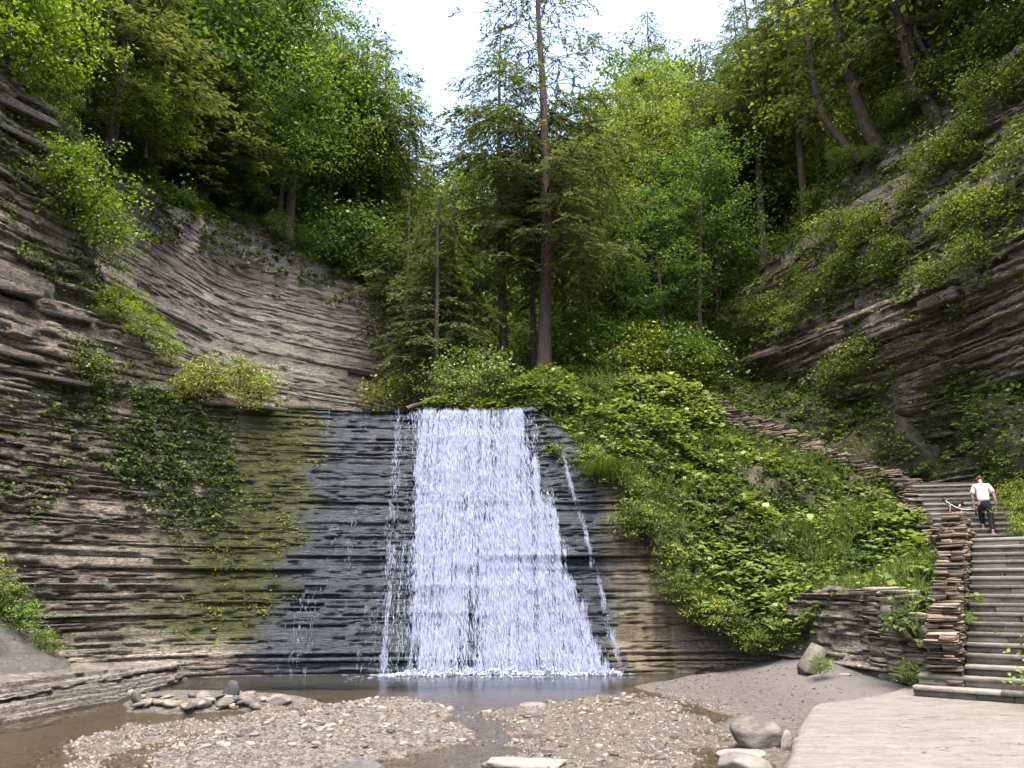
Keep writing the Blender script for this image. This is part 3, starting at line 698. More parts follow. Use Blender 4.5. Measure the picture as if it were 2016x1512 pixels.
landing([u13 - D2 * .1, u13 + P2 * 2.9, T0 + np.array((2.6, 1.5)), T0 + P3 * 1.8 + np.array((.1, 0)), T0 + np.array((.1, -.1))], ZL2 - .004, 'stone landing at the head of the middle flight of steps')

def rubble_wall(label, pts, zbase, ztop_, step, thick, hmin, hmax, cap=300, seed=1, mat='rust', name='dry_stone_wall', cat='wall'):
    """dry wall of flat rusty stones; zbase and ztop_ are lists along pts"""
    rg = np.random.default_rng(seed)
    tt, L = resample([(p[0], p[1]) for p in pts], max(2, int(round(sum(np.hypot(*(np.array(pts[i + 1][:2]) - np.array(pts[i][:2]))) for i in range(len(pts) - 1)) / step))))
    Q = catmull([(p[0], p[1]) for p in pts], tt); zb = np.interp(tt, range(len(pts)), zbase); zt = np.interp(tt, range(len(pts)), ztop_)
    root = empty(name, (Q[0][0], Q[0][1], float(zb[0])), label, cat)
    T = np.gradient(Q, axis=0); out = []
    for i in range(len(Q)):
        z = zb[i] - .05 + rg.uniform(-.03, .03); top = zt[i] + rg.normal(0, .05)
        while z < top:
            h = rg.uniform(hmin, hmax) * (1.5 if rg.random() < .12 else 1)
            a = math.atan2(T[i][1], T[i][0])
            two = rg.random() < .4
            for sgn in ((-1, 1) if two else (0,)):
                nrm = np.array((-math.sin(a), math.cos(a)))
                c = Q[i] + rg.normal(0, .014, 2) + nrm * sgn * thick * .25 + np.array((math.cos(a), math.sin(a))) * rg.normal(0, .05)
                out.append((c, z, a, step * rg.uniform(.95, 1.2), (thick * .51 if two else thick) * rg.uniform(.95, 1.05), h))
            z += h * .97
    n = len(out)
    rest = Buf()
    for q, (c, z, a, lx, ly, h) in enumerate(out):
        if q < cap: child_at(put_stone('stone', None, (c[0], c[1], z), a, lx, ly, h, rg, M[mat], .03, .014, tilt=.016), root)
        else:
            V, Qd, T3 = stone(lx, ly, h, rg, .03, .014); ca, sa = math.cos(a), math.sin(a)
            V = np.column_stack((V[:, 0] * ca - V[:, 1] * sa + c[0], V[:, 0] * sa + V[:, 1] * ca + c[1], V[:, 2] + z)); rest.add(V, Qd, T3, tint=rg.uniform(.1, .9))
    if rest.n: o = link('stones', fixn(rest.mesh('stones', M[mat])), kind='stuff'); child_at(o, root)
    return root
rubble_wall('rusty dry stone wall flanking the lowest flight of steps', [low_step(k) - P1 * .30 for k in (2.6, 6, 10, 14, 17)],
            [ZS + .30, ZS + .1, ZS + .5, ZS + 1.2, ZS + 1.7], [ZS + 1.2, ZS + 6 * RISE + .5, ZS + 10 * RISE + .5, ZS + 14 * RISE + .45, ZL1 + .28], .34, .50, .028, .07, 300, 3)
wl = [low_step(17.6) - P1 * .3, low_step(19.5) - P1 * .25, U0 - P2 * .35 - D2 * .4, up_step(5) - P2 * .3, up_step(10) - P2 * .3, U1 - P2 * .3 + D2 * .2]
rubble_wall('rusty dry stone wall edging the middle flight of steps', wl, [ZL1 - .5, ZL1 - .6, ZL1 - .5, ZL1 + .2, ZL1 + 1.0, ZL1 + 1.5], [ZL1 + .6, ZL1 + .3, ZL1 + .25, ZL1 + 5 * RISE + .25, ZL1 + 10 * RISE + .3, ZL2 + .35], .33, .42, .028, .07, 300, 4)
wl = [T0 - P3 * .3 + np.array((.2, -.2)), thi_step(5) - P3 * .3, thi_step(10) - P3 * .3, thi_step(15) - P3 * .3, T1 - P3 * .3, np.array((7.2, 28.75)), np.array((5.2, 28.8)), np.array((3.6, 28.5))]
rubble_wall('rusty dry stone wall below the topmost flight of steps', wl, [ZL2 - .3, ZL2 + .3, ZL2 + 1.0, ZL2 + 2.0, ZT - .6, 8.7, 9.2, 9.5], [ZL2 + .25, ZL2 + 5 * RISE + .02, ZL2 + 10 * RISE + .1, ZL2 + 15 * RISE + .3, ZT + .25, 9.55, 10.15, 10.1], .40, .42, .032, .08, 300, 5)

M['outc'] = mat_simple('outcrop_stone', (.06, .052, .04), (.30, .265, .205), (4, 4, 14), .9, .8, .03, tint=.7)
rubble_wall('layered outcrop of thin tan stones beside the foot of the wall', [(8.2, 18.2), (8.2, 17.5), (8.25, 16.9), (8.35, 16.2)], [.5, .5, .5, .5], [2.2, 2.25, 2.2, 1.75], .50, .7, .03, .10, 300, 9, 'outc', 'rock_outcrop', 'rock')
# ------------------------------------------------------------------ flat slab in the foreground
def slab_mesh(pts, z, thick, mat, seed, res=.05, amp=.012, edge=.03):
    """irregular flagstone: gridded top with a broken edge and side walls"""
    P = np.array([q[:2] for q in pts]); tt, L = resample(np.vstack((P, P[:1])), int(L_ / .12) if (L_ := resample(np.vstack((P, P[:1])), 5)[1]) else 50)
    Q = catmull(np.vstack((P, P[:1])), tt)[:-1]
    c = Q.mean(0); n = len(Q); rings = []; T = []
    nr = 26
    dn = Q - c; dn /= np.linalg.norm(dn, axis=1)[:, None]
    brk = .05 * fbm(Q[:, 0] * 3, Q[:, 1] * 3, seed=seed)[:, None] * dn
    for i in range(nr):
        f = (i / (nr - 1)) ** .8; R_ = c + (Q + brk - c) * f
        zz = z + amp * fbm(R_[:, 0] * 1.2, R_[:, 1] * 2.5, seed=seed + 1) + .006 * np.floor(3 * fbm(R_[:, 0] * .5, R_[:, 1] * .9, seed=seed + 2))
        if i == nr - 1: zz = zz - edge
        rings.append(np.column_stack((R_, zz)))
    for j, (dz, ins) in enumerate(((.3, .02), (.35, -.03), (.7, .0), (.72, .07), (1, .05))):
        R_ = Q + brk + dn * (-ins + .03 * fbm(Q[:, 0] * 5, Q[:, 1] * 5, j * 3, seed=seed)[:, None]); rings.append(np.column_stack((R_, np.full(n, z - edge - thick * dz))))
    V = np.concatenate(rings); m = len(rings)
    i = (np.arange(m - 1)[:, None] * n + np.arange(n)[None]).ravel(); j = (np.arange(m - 1)[:, None] * n + (np.arange(n)[None] + 1) % n).ravel()
    return fixn(mesh_np('slab', V, np.stack((i, j, j + n, i + n), 1), mat, False, np.full(len(V), .5)))
m, t = newmat('flag_path'); b = NB(t)
n1 = b.noise(b.pos((1.6, 6, 1)), 1, 7, .7, .3); n2 = b.noise(b.pos((14, 46, 1)), 1, 4, .7); n3 = b.noise(b.pos((.45, .8, 1)), 1, 4, .6)
cr = b.noise(b.pos((.35, 1.3, 1)), 1, 4, .55, .6); crk = b.math('ABSOLUTE', b.math('SUBTRACT', cr, .52)); crack = b.math('MULTIPLY', b.mr(crk, .001, .008, 1, 0), b.mr(n3, .40, .5))
col = b.ramp(b.math('ADD', b.math('MULTIPLY', n1, .6), b.math('MULTIPLY', n2, .4)), (.32, (.075, .068, .059)), (.5, (.135, .126, .114)), (.7, (.185, .175, .162)))
col = b.mix(b.mr(n3, .5, .72, 0, .4), col, (.13, .11, .083)); vc = b.n('ShaderNodeTexVoronoi', feature='DISTANCE_TO_EDGE'); wv = b.n('ShaderNodeVectorMath', operation='ADD'); t.links.new(b.pos((.30, .62, 1)), wv.inputs[0]); wn = b.n('ShaderNodeTexNoise'); t.links.new(b.pos((1.6, 3, 1)), wn.inputs['Vector']); wm = b.n('ShaderNodeVectorMath', operation='SCALE'); t.links.new(wn.outputs['Color'], wm.inputs[0]); wm.inputs['Scale'].default_value = .22; t.links.new(wm.outputs[0], wv.inputs[1]); t.links.new(wv.outputs[0], vc.inputs['Vector'])
crack = b.math('MAXIMUM', crack, b.math('MULTIPLY', b.mr(vc.outputs['Distance'], .003, .014, 1, 0), b.mr(n1, .42, .5)))
col = b.mix(b.math('MULTIPLY', crack, .85), col, (.045, .04, .033)); spk = b.noise(b.pos((5, 5, 5)), 1, 5, .75); col = b.mix(b.mr(spk, .60, .68, 0, .5), col, (.075, .068, .055))
b.out(b.principled(col, .8, b.bump(b.math('SUBTRACT', b.math('ADD', n1, b.math('MULTIPLY', n2, .4)), crack), .5, .025), .35)); M['flag'] = m
sp_ = [gp(1530, 1560, ZS), gp(1556, 1470, ZS), gp(1580, 1412, ZS), gp(1607, 1384, ZS), gp(1680, 1376, ZS), gp(1745, 1362, ZS), gp(1790, 1348, ZS), gp(1850, 1345, ZS), gp(1960, 1352, ZS), (9.3, 13.6, 0), (8.9, 12.2, 0), (8.2, 10.6, 0), (7.6, 9.0, 0), (6.8, 7.0, 0), (5.0, 5.4, 0), (3.4, 6.0, 0)]
o = link('flagstone_path', slab_mesh(sp_, ZS, .42, M['flag'], 5), kind='structure')
# a second broken sheet against the plants
o = link('flagstone_path', slab_mesh([(9.0, 13.9, 0), (9.6, 13.4, 0), (9.5, 11.6, 0), (8.8, 10.0, 0), (8.0, 8.4, 0), (7.75, 9.0, 0), (8.35, 10.6, 0), (9.0, 12.2, 0), (9.2, 13.2, 0)], ZS - .02, .35, M['flag'], 6), kind='structure')

# ------------------------------------------------------------------ rocks
def rock_mesh(name, rg, sx, sy, sz, mat, rough=.25, flat=0.0, sub=3, strat=0.0):
    bm = bmesh.new(); bmesh.ops.create_icosphere(bm, subdivisions=sub, radius=1)
    V = np.array([v.co[:] for v in bm.verts]); sd_ = int(rg.integers(1, 9999))
    d = V / np.linalg.norm(V, axis=1)[:, None]
    planes = rnd_unit(rg, 11); dist = rg.uniform(.62, .95, 11)
    r = np.ones(len(V))
    for p_, q in zip(planes, dist):
        c = d @ p_; r = np.where(c > .15, np.minimum(r, q / np.maximum(c, .15)), r)
    r = r * (1 + rough * .45 * fbm(d[:, 0] * 2 + 9, d[:, 1] * 2, d[:, 2] * 2, sd_))
    V = d * r[:, None]
    if flat: V[:, 2] = np.sign(V[:, 2]) * np.minimum(np.abs(V[:, 2]), 1 - flat)
    if strat: V[:, :2] *= (1 + strat * noise(V[:, 2] * 7, seed=sd_))[:, None]
    V = V * np.array((sx, sy, sz)); V[:, 2] += sz * .55
    F_ = np.array([[v.index for v in f.verts] for f in bm.faces]); bm.free()
    return mesh_np(name, V, F_, mat, False, np.full(len(V), rg.uniform(.2, .8)))
def rock(name, u, v, wpx, hpx, label, mat, z=None, dep=1.0, rz=0, tilt=(0, 0), seed=1, rough=.25, flat=0., sub=3, strat=0., cat='rock', group=None, zadd=0):
    """a rock whose foot is seen at (u, v), wpx by hpx photo pixels"""
    p = ground_hit(u, v) if z is None else gp(u, v, z)
    d = p[1] * CT + (p[2] - EYE) * ST; s = d / F
    me = rock_mesh(name, np.random.default_rng(seed), wpx * s / 2, wpx * s / 2 * dep, hpx * s / 1.5, mat, rough, flat, sub, strat)
    return link(name, me, None, label, cat, group, loc=(p[0], p[1], p[2] - .02 + zadd), rot=(tilt[0], tilt[1], rz))
rock('boulder', 1487, 1472, 108, 62, 'big rounded grey boulder beside the edge of the flat slab', M['grey'], seed=4, dep=.8, rough=.3, sub=4, strat=.04)
rock('flat_rock', 1462, 1522, 118, 40, 'smooth pale rock lying in front of the big grey boulder', M['pale'], seed=8, dep=.9, rough=.12, sub=4)
rock('flat_rock', 1472, 1488, 120, 14, 'thin flat stone wedged under the big grey boulder', M['grey'], seed=9, dep=.6, flat=.4, sub=4)
rock('leaning_slab', 1523, 1470, 68, 34, 'dark slab leaning between the big boulder and the flat slab', M['dark'], seed=14, dep=.35, rough=.2, tilt=(.2, -.35), rz=.3, sub=4)
rock('edge_stone', 1543, 1478, 26, 40, 'upright broken stone against the corner of the flat slab', M['grey'], seed=15, dep=.6, tilt=(0, .3))
rock('stream_rock', 1047, 1393, 68, 14, 'long flat grey rock standing clear in the shallow stream', M['grey'], seed=21, dep=.5, flat=.35, sub=4, z=-.02)
rock('ledge_rock', 1040, 1512, 165, 26, 'broad ragged slab with pale top lying in the shallow stream', M['pale'], seed=22, dep=.5, flat=.45, sub=4, z=-.03, rough=.5)
rock('dark_rock', 712, 1522, 92, 26, 'dark brown rock half buried at the foot of the gravel bar', M['dark'], seed=23, dep=.6, sub=4)
rock('pointed_slab', 450, 1376, 34, 36, 'dark pointed slate standing upright among the piled stones', M['dark'], seed=31, dep=.35, rough=.15, tilt=(0, .25), rz=.2)
rock('white_rock', 548, 1384, 52, 17, 'large pale rock at the end of the stone pile', M['pale'], seed=33, dep=.6, sub=4)
rock('pale_rock', 272, 1384, 22, 30, 'upright pale rock at the ledge end of the stone pile', M['pale'], seed=34, dep=.7, tilt=(0, -.3))
rock('orange_cobble', 517, 1380, 13, 11, 'round orange cobble beside the large pale rock', M['tan'], seed=35, rough=.05)
rock('tan_cobble', 460, 1396, 22, 11, 'smooth tan cobble low in front of the stone pile', M['tan'], seed=36, rough=.05, dep=.8)
rock('dark_stone', 638, 1378, 32, 10, 'low dark stone in the water by the large pale rock', M['dark'], seed=37, dep=.6)
rock('pink_cobble', 651, 1432, 26, 12, 'smooth pinkish oval cobble on the gravel bar', M['tan'], seed=41, rough=.05, dep=.7)
rock('grey_cobble', 626, 1440, 24, 11, 'smooth pale grey cobble touching the pinkish oval cobble', M['pale'], seed=42, rough=.05, dep=.7)
rock('white_cobble', 752, 1402, 26, 8, 'flat white stone lying on the gravel bar', M['pale'], seed=43, dep=.7, flat=.3)
rock('brown_cobble', 1028, 1424, 16, 9, 'small brown stone in the stream below the long flat rock', M['rust'], seed=44)
rock('grey_stone', 957, 1404, 22, 9, 'grey wedge of stone at the tip of the gravel bar', M['grey'], seed=45, dep=.6)
# tilted block on the beach and the flat rocks round it
p = ground_hit(1598, 1322)
ts = put_stone('tilted_block', None, (p[0] + .05, p[1], p[2] + .2), .5, .72, .42, .17, np.random.default_rng(3), mat_simple('block_stone', (.05, .045, .038), (.15, .135, .112), (4, 4, 10), .9, .6, .03, tint=0), .03, .02)
ts.rotation_euler = (.1, -R(48), .22); tag(ts, 'thick grey stone block standing tilted on the beach', 'rock')
for (u, v, wpx, hpx, lab, sd_) in ((1700, 1312, 60, 8, 'flat grey rock behind the tilted block on the beach', 3), (1742, 1308, 50, 12, 'low grey rock below the layered outcrop by the wall', 5), (1748, 1338, 36, 16, 'triangular pale stone near the foot of the steps', 6),
                             (1800, 1345, 62, 40, 'pale rock tucked against the end of the lowest step', 7), (1664, 1330, 28, 6, 'small thin flat stone on the grey sand of the beach', 8)):
    rock('flat_rock', u, v, wpx, hpx, lab, M['grey'] if sd_ != 6 else M['pale'], seed=50 + sd_, dep=.7, flat=.25)
rock('foam_clump', 1348, 1330, 46, 17, 'pale yellow clump of dried foam at the edge of the pool', mat_simple('dry_foam', (.36, .27, .10), (.58, .46, .20), (9, 9, 9), .95, .6, .04), seed=61, dep=.5, rough=.7, cat='foam')
rock('overhang_rock', 1400, 1312, 190, 24, 'low pale rock shelf hollowed underneath beside the pool', M['grey'], seed=62, dep=.35, flat=.3, sub=4, z=.05)
# stones of the pile
PM = [rock_mesh('pile_stone', np.random.default_rng(70 + k), .17, .12, .07 if k % 2 else .045, M[('pale', 'grey', 'dark', 'pale', 'tan', 'grey')[k]], .2, .2, 2) for k in range(6)]
for k in range(44):
    u = 255 + 270 * rg.random() ** .9; v = 1372 + 26 * rg.random(); kk = int(rg.integers(0, 6))
    p = ground_hit(u, v); z = max(p[2], -.01); s = rg.uniform(.6, 1.5)
    link('pile_stone', PM[kk], None, 'shale stone in the loose pile across the stream', 'stone', 'stones of the loose pile', loc=(p[0], p[1], z + .04 * rg.random()), rot=(rg.normal(0, .25), rg.normal(0, .25), rg.uniform(0, 6.3)), scale=(s, s, s))

# pebbles: the larger ones singly, the rest as one mass
M['pebd'] = mat_simple('pebble', (.028, .025, .022), (.13, .115, .10), (11, 11, 16), .85, .3, .02, tint=1.0)
M['pebw'] = mat_simple('wet_pebble', (.020, .017, .014), (.12, .104, .088), (11, 11, 16), .5, .3, .02, tint=1.0, spec=.5)
def gravel(P, n, smin, smax, bf, rg, hi=.5, sink=.35, area=None, tlo=0.0, thi=1.0, need=None):
    P_ = np.asarray(P)[:, :2]; lo_, hi_ = P_.min(0) - .6, P_.max(0) + .6
    X = rg.uniform(lo_[0], hi_[0], n); Y = rg.uniform(max(lo_[1], 8.5), hi_[1], n)
    k = poly_sd(P, X, Y) + .5 * fbm(X * 1.3, Y * 1.3, seed=8) > -.1
    if need is not None: k &= need(X, Y)
    X, Y = X[k], Y[k]; m = len(X); Z = ground(X, Y); s = smin * (smax / smin) ** (rg.random(m) ** 2.2)
    nv = 6; a = np.arange(nv) / nv * 2 * np.pi
    an = a[None] + rg.uniform(0, 6.3, (m, 1)); rad = s[:, None] * rg.uniform(.65, 1.1, (m, nv)); el = rg.uniform(.5, .9, (m, 1)); hh = s * rg.uniform(.22, .6, m) * hi * 2
    ro = rg.uniform(0, 6.3, (m, 1)); x = np.cos(an) * rad; y = np.sin(an) * rad * el; xr = x * np.cos(ro) - y * np.sin(ro); yr = x * np.sin(ro) + y * np.cos(ro)
    tx, ty = rg.normal(0, .16, (m, 1)), rg.normal(0, .16, (m, 1))
    zb = (Z - hh * sink)[:, None] + 0 * xr
    ring0 = np.stack((X[:, None] + xr, Y[:, None] + yr, zb), 2)
    f = rg.uniform(.6, .85, (m, 1)); ring1 = np.stack((X[:, None] + xr * f, Y[:, None] + yr * f, zb + hh[:, None] + xr * tx + yr * ty), 2)
    V = np.concatenate((ring0, ring1), 1).reshape(-1, 3)
    o = np.arange(m)[:, None] * 12; i = np.arange(6)[None]; j = (i + 1) % 6
    F4 = np.stack((o + i, o + j, o + j + 6, o + i + 6), 2).reshape(-1, 4)
    F4b = np.concatenate([np.stack((o[:, 0] + 6, o[:, 0] + 7, o[:, 0] + 8, o[:, 0] + 9), 1), np.stack((o[:, 0] + 6, o[:, 0] + 9, o[:, 0] + 10, o[:, 0] + 11), 1)])
    bf.add(V, np.concatenate((F4, F4b)), tint=np.repeat(rg.uniform(tlo, thi, m), 12))
bf = Buf(); gravel(BAR, 17000, .018, .06, bf, rg, tlo=.25, thi=1.0)
gravel(BEACH, 5500, .016, .055, bf, rg, tlo=.0, thi=.62, need=lambda X, Y: (X < 6.6 + .8 * fbm(X, Y, seed=2)) | (Y > 17.5))
link('gravel', bf.mesh('gravel', M['pebd']), None, 'loose shale gravel of the bar and the beach', 'gravel', kind='stuff')
bf = Buf(); gravel(RIFF, 10000, .015, .06, bf, rg, sink=.2, tlo=.0, thi=1.0); gravel(RIFL, 8000, .015, .065, bf, rg, sink=.2, tlo=.1, thi=1.0)
link('wet_gravel', bf.mesh('wet_gravel', M['pebw']), None, 'wet dark gravel breaking the surface of the shallow stream', 'gravel', kind='stuff')
PB = [rock_mesh('pebble', np.random.default_rng(90 + k), .11, .075, .034 + .008 * (k % 3), M[('grey', 'grey', 'tan', 'dark', 'pebd', 'grey')[k]], .3, .3, 2) for k in range(6)]
cnt = 0
for (P, nn_, lab, grp) in ((BAR, 170, 'larger flat shale pebble on the pale gravel bar', 'larger pebbles of the gravel bar'), (RIFF, 90, 'larger wet pebble standing in the shallow riffle', 'larger pebbles of the riffle')):
    P_ = np.asarray(P)[:, :2]; lo_, hi_ = P_.min(0), P_.max(0); c = 0
    while c < nn_:
        x, y = rg.uniform(lo_[0], hi_[0]), rg.uniform(max(11.2, lo_[1]), hi_[1])
        if poly_sd(P, np.array([x]), np.array([y]))[0] < .15 or (y < 15 and rg.random() < .35): continue
        if abs(1008 + F * x / (y * CT - EYE * ST) - 1008) > 1050: continue
        s = rg.uniform(.4, .95); z = float(ground(np.array([x]), np.array([y]))[0])
        link('pebble', PB[int(rg.integers(0, 6))], None, lab, 'pebble', grp, loc=(x, y, z - .008), rot=(rg.normal(0, .12), rg.normal(0, .12), rg.uniform(0, 6.3)), scale=(s, s, s)); c += 1
# ------------------------------------------------------------------ trees
rgt0 = np.random.default_rng(9)
def trunk_path(h, rg, n=22, wob=.12, path=None):
    if path is not None:
        P = np.array(path, float); tt, L = resample(P, n); return catmull(P, tt)
    z = np.linspace(0, h, n); ph = rg.uniform(0, 6, 4)
    x = wob * (np.sin(z * .23 + ph[0]) - math.sin(ph[0])) + .3 * wob * np.sin(z * .8 + ph[1]) * z / h; y = wob * (np.sin(z * .2 + ph[2]) - math.sin(ph[2]))
    return np.column_stack((x, y, z))
def make_hemlock(seed, h, r, cb, maxlen, nbr, nd, path=None, thin=.42, dead=8, top=.35, droop=.32, flare=1.35, needle=.17, leanfill=1.0, tm='bark', profile=None):
    rg = np.random.default_rng(seed); P = trunk_path(h, rg, path=path)
    s = np.linspace(0, 1, len(P)); rad = r * (1 - s) ** .85 + .02; rad[0] *= flare; rad[1] *= 1 + (flare - 1) * .3
    tb = Buf(); tb.tube(P, rad, 9)
    for k in range(5):                                    # root flare
        a = k * 1.26 + rg.uniform(-.3, .3); d = np.array((math.cos(a), math.sin(a), 0))
        tb.tube([P[0] + d * r * .4 + (0, 0, r * 1.2), P[0] + d * r * 1.1 + (0, 0, r * .35), P[0] + d * r * 2.0 - (0, 0, .15)], [r * .45, r * .34, r * .12], 5)
    bb, lb = Buf(), Buf()
    at_s = lambda q: np.array([np.interp(q, s, P[:, i]) for i in range(3)])
    for k in range(nbr + dead):
        isd = k >= nbr
        q = rg.uniform(.08, cb + .12) if isd else cb + (1 - cb) * ((k + rg.random()) / nbr) ** 1.08
        q = min(q, .995); t_ = (q - cb) / (1 - cb)
        pf = (profile(t_) if profile else (min(1, .55 + 1.6 * max(t_, 0)) if t_ < .3 else (1 - (t_ - .3) / .7) ** .8 + .06))
        ln = maxlen * pf * rg.uniform(.55, 1.1) if not isd else rg.uniform(.4, 1.9)
        az = k * 2.399 + rg.normal(0, .5); hd = np.array((math.cos(az), math.sin(az), 0))
        up = rg.uniform(-.05, .22) + .35 * max(t_, 0)
        st_ = np.linspace(0, 1, 6); o = at_s(q)
        B = o + hd * (ln * st_)[:, None] + np.array((0, 0, 1)) * (ln * (up * st_ - (droop + up * .6) * st_ ** 2))[:, None]
        B[1:] += rg.normal(0, .025 * ln, (5, 3))
        bb.tube(B, np.linspace(max(.012, r * .16 * (1 - q * .7)), .006, 6), 4)
        if isd: continue
        sparse = 1.0 if t_ < 1 - top else thin
        ntw = max(3, int(ln * nd * sparse))
        side = np.cross(hd, (0, 0, 1))
        for j in range(ntw):
            f = rg.uniform(.18, 1.0); c = np.array([np.interp(f, st_, B[:, i]) for i in range(3)])
            tl = ln * .34 * (1.15 - f) + .22; sg = rg.choice((-1, 1)); td = hd * rg.uniform(.35, .9) + side * sg * rg.uniform(.4, 1.0) + np.array((0, 0, rg.uniform(-.35, .08)))
            td /= np.linalg.norm(td)
            nn = max(4, int(tl * 15)); g = (np.arange(nn) + rg.random(nn)) / nn
            C = c + td * (tl * g)[:, None] + np.array((0, 0, -1)) * (tl * .30 * g ** 2)[:, None] + rg.normal(0, .022, (nn, 3))
            sd2 = np.cross(td, (0, 0, 1)); sd2 /= np.linalg.norm(sd2) + 1e-9
            al = np.where(np.arange(nn) % 2, 1, -1)[:, None]
            D = td * rg.uniform(.5, 1, (nn, 1)) + sd2 * al * rg.uniform(.3, .9, (nn, 1)) + np.array((0, 0, -.18)) + rg.normal(0, .12, (nn, 3))
            N = np.array((0, 0, 1)) + rg.normal(0, .35, (nn, 3))
            lb.leaves(C + D * .05, D, N, needle * rg.uniform(.7, 1.3, nn), needle * .36 * rg.uniform(.7, 1.3, nn), np.clip(rg.normal(.42, .13) + rg.normal(0, .12, nn) + .22 * (g > .8), 0, 1), .12)
            if j % 2 == 0: bb.tube(np.stack((c, c + td * tl * .5 - (0, 0, .03), c + td * tl * .95 - (0, 0, .25 * tl))), [.007, .005, .003], 3)
    return (tb.mesh('trunk', M[tm], True), bb.mesh('branches', M[tm], True), lb.mesh('crown', M['hemlock']))

def make_maple(seed, h, r, cb, rx, nlobe, nleaf, lsz, path=None, mat='maple', wob=.2, spread=1.0, lean=(0, 0), flat=.55, tm='bark'):
    """broadleaf: trunk, limbs that fork, leaves in layered sprays at the twig ends"""
    rg = np.random.default_rng(seed); P = trunk_path(h * .93, rg, wob=wob, path=path); s = np.linspace(0, 1, len(P))
    tb, bb, lb = Buf(), Buf(), Buf()
    rad = r * (1 - s) ** .8 + .015; rad[0] *= 1.3; tb.tube(P, rad, 8)
    at_s = lambda q: np.array([np.interp(q, s, P[:, i]) for i in range(3)])
    tips = []
    for k in range(nlobe):
        q = cb + (1 - cb) * ((k + .5 + rg.uniform(-.4, .4)) / nlobe) ** .9 * .97; t_ = (q - cb) / (1 - cb)
        ln = rx * (.45 + .9 * math.sin(math.pi * min(1, .18 + .82 * t_)) ** .8) * rg.uniform(.6, 1.12)
        az = k * 2.399 + rg.normal(0, .4); hd = np.array((math.cos(az) + lean[0], math.sin(az) + lean[1], 0)); st_ = np.linspace(0, 1, 6); o = at_s(q)
        up = rg.uniform(.25, .7) * (1.0 - .3 * t_); sag = .32
        B = o + hd * (ln * st_)[:, None] + np.array((0, 0, 1)) * (ln * (up * st_ - sag * st_ ** 2))[:, None]; B[1:] += rg.normal(0, .045 * ln, (5, 3))
        bb.tube(B, np.linspace(max(.02, r * .32 * (1 - .6 * q)), .012, 6), 5)
        for j in range(int(5 + ln * 2.2)):
            f = rg.uniform(.28, 1.0); c = np.array([np.interp(f, st_, B[:, i]) for i in range(3)])
            d = hd * rg.uniform(-.1, .8) + rg.normal(0, .6, 3) * (1, 1, .55); d /= np.linalg.norm(d); tl = ln * rg.uniform(.16, .36)
            e = c + d * tl; bb.tube(np.stack((c, c + d * tl * .5 + rg.normal(0, .03, 3), e)), [.013, .009, .005], 3); tips.append((e, d, tl))
    per = max(6, nleaf // len(tips))
    for e, d, tl in tips:
        n = int(per * rg.uniform(.5, 1.5)); nsp = 3
        tone = rg.normal(.45, .14)
        for q in range(nsp):
            c = e + rg.normal(0, tl * .55 + .12, 3) * (1, 1, .6); m_ = max(2, n // nsp)
            rr = (tl * .5 + .22) * np.sqrt(rg.random(m_)); a = rg.uniform(0, 6.3, m_)
            C = c + np.column_stack((np.cos(a) * rr, np.sin(a) * rr, rg.normal(0, .05, m_) - .18 * rr))
            D = np.column_stack((np.cos(a), np.sin(a), rg.normal(-.35, .25, m_))) + rg.normal(0, .4, (m_, 3)); N = np.array((0, 0, 1)) + rg.normal(0, flat, (m_, 3))
            lb.leaves(C, D, N, lsz * rg.uniform(.7, 1.3, m_), lsz * rg.uniform(.55, .95, m_), np.clip(tone + rg.normal(0, .14, m_), 0, 1))
    return (tb.mesh('trunk', M[tm], True), bb.mesh('branches', M[tm], True), lb.mesh('crown', M[mat]))

def plant_tree(name, parts, loc, label, cat='tree', group=None, rz=0., sc=1., color=None, names=('trunk', 'branches', 'crown'), snap=None):
    snap = (cat == 'tree' and name != 'leaning_hemlock') if snap is None else snap
    if snap: loc = (loc[0], loc[1], snap_z(loc[0], loc[1], loc[2]) - .12)
    root = empty(name, loc, label, cat, group); root.rotation_euler = (0, 0, rz); root.scale = (sc, sc, sc) if not isinstance(sc, tuple) else sc
    for nm, me in zip(names, parts):
        o = link(nm, me, root)
        if nm != names[0]: o['kind'] = 'stuff'
        if color and nm in ('crown', 'foliage'): o.color = (*color, 1)
    return root
# --- named conifers round the head of the falls
mainH = make_hemlock(201, 25.5, .27, .18, 5.6, 165, 6.2, top=.55, dead=14, droop=.22, flare=1.35, tm='barkred', needle=.2,
                     thin=.26, profile=lambda t: (.75 + .9 * max(t, 0)) if t < .2 else (1.0 - .50 * (t - .2) / .8))
hemA = make_hemlock(202, 19, .22, .36, 4.4, 105, 5.2, needle=.2)
hemB = make_hemlock(203, 16, .17, .40, 3.9, 90, 5.2, top=.2, needle=.2)
hemC = make_hemlock(204, 9.5, .12, .08, 2.6, 95, 12, dead=3, top=.1)
def plant_at(name, parts, u, v, Y, label, h=None, **kw):
    p = at(u, v, Y); return plant_tree(name, parts, tuple(p), label, **kw)
plant_at('hemlock_tree', mainH, 1070, 742, 30.5, 'tallest hemlock with sparse top above the waterfall', rz=.4)
plant_at('hemlock_tree', hemA, 992, 706, 33.5, 'dark hemlock trunk just beyond the tallest hemlock, on the stream side', rz=1.3)
plant_at('hemlock_tree', hemB, 1052, 735, 33.0, 'slim dark hemlock close behind the tallest hemlock', rz=2.2, sc=.8)
plant_at('hemlock_tree', hemB, 1112, 712, 36, 'slim straight hemlock uphill of the tallest hemlock', rz=4.0, sc=.95)
plant_at('hemlock_tree', hemA, 1168, 690, 39, 'bare stemmed hemlock in the brightest part of the wood', rz=5.0, sc=.9)
plant_at('hemlock_tree', hemC, 857, 778, 29, 'small dark hemlock leaning over the lip of the falls', rz=.9, sc=1.05)
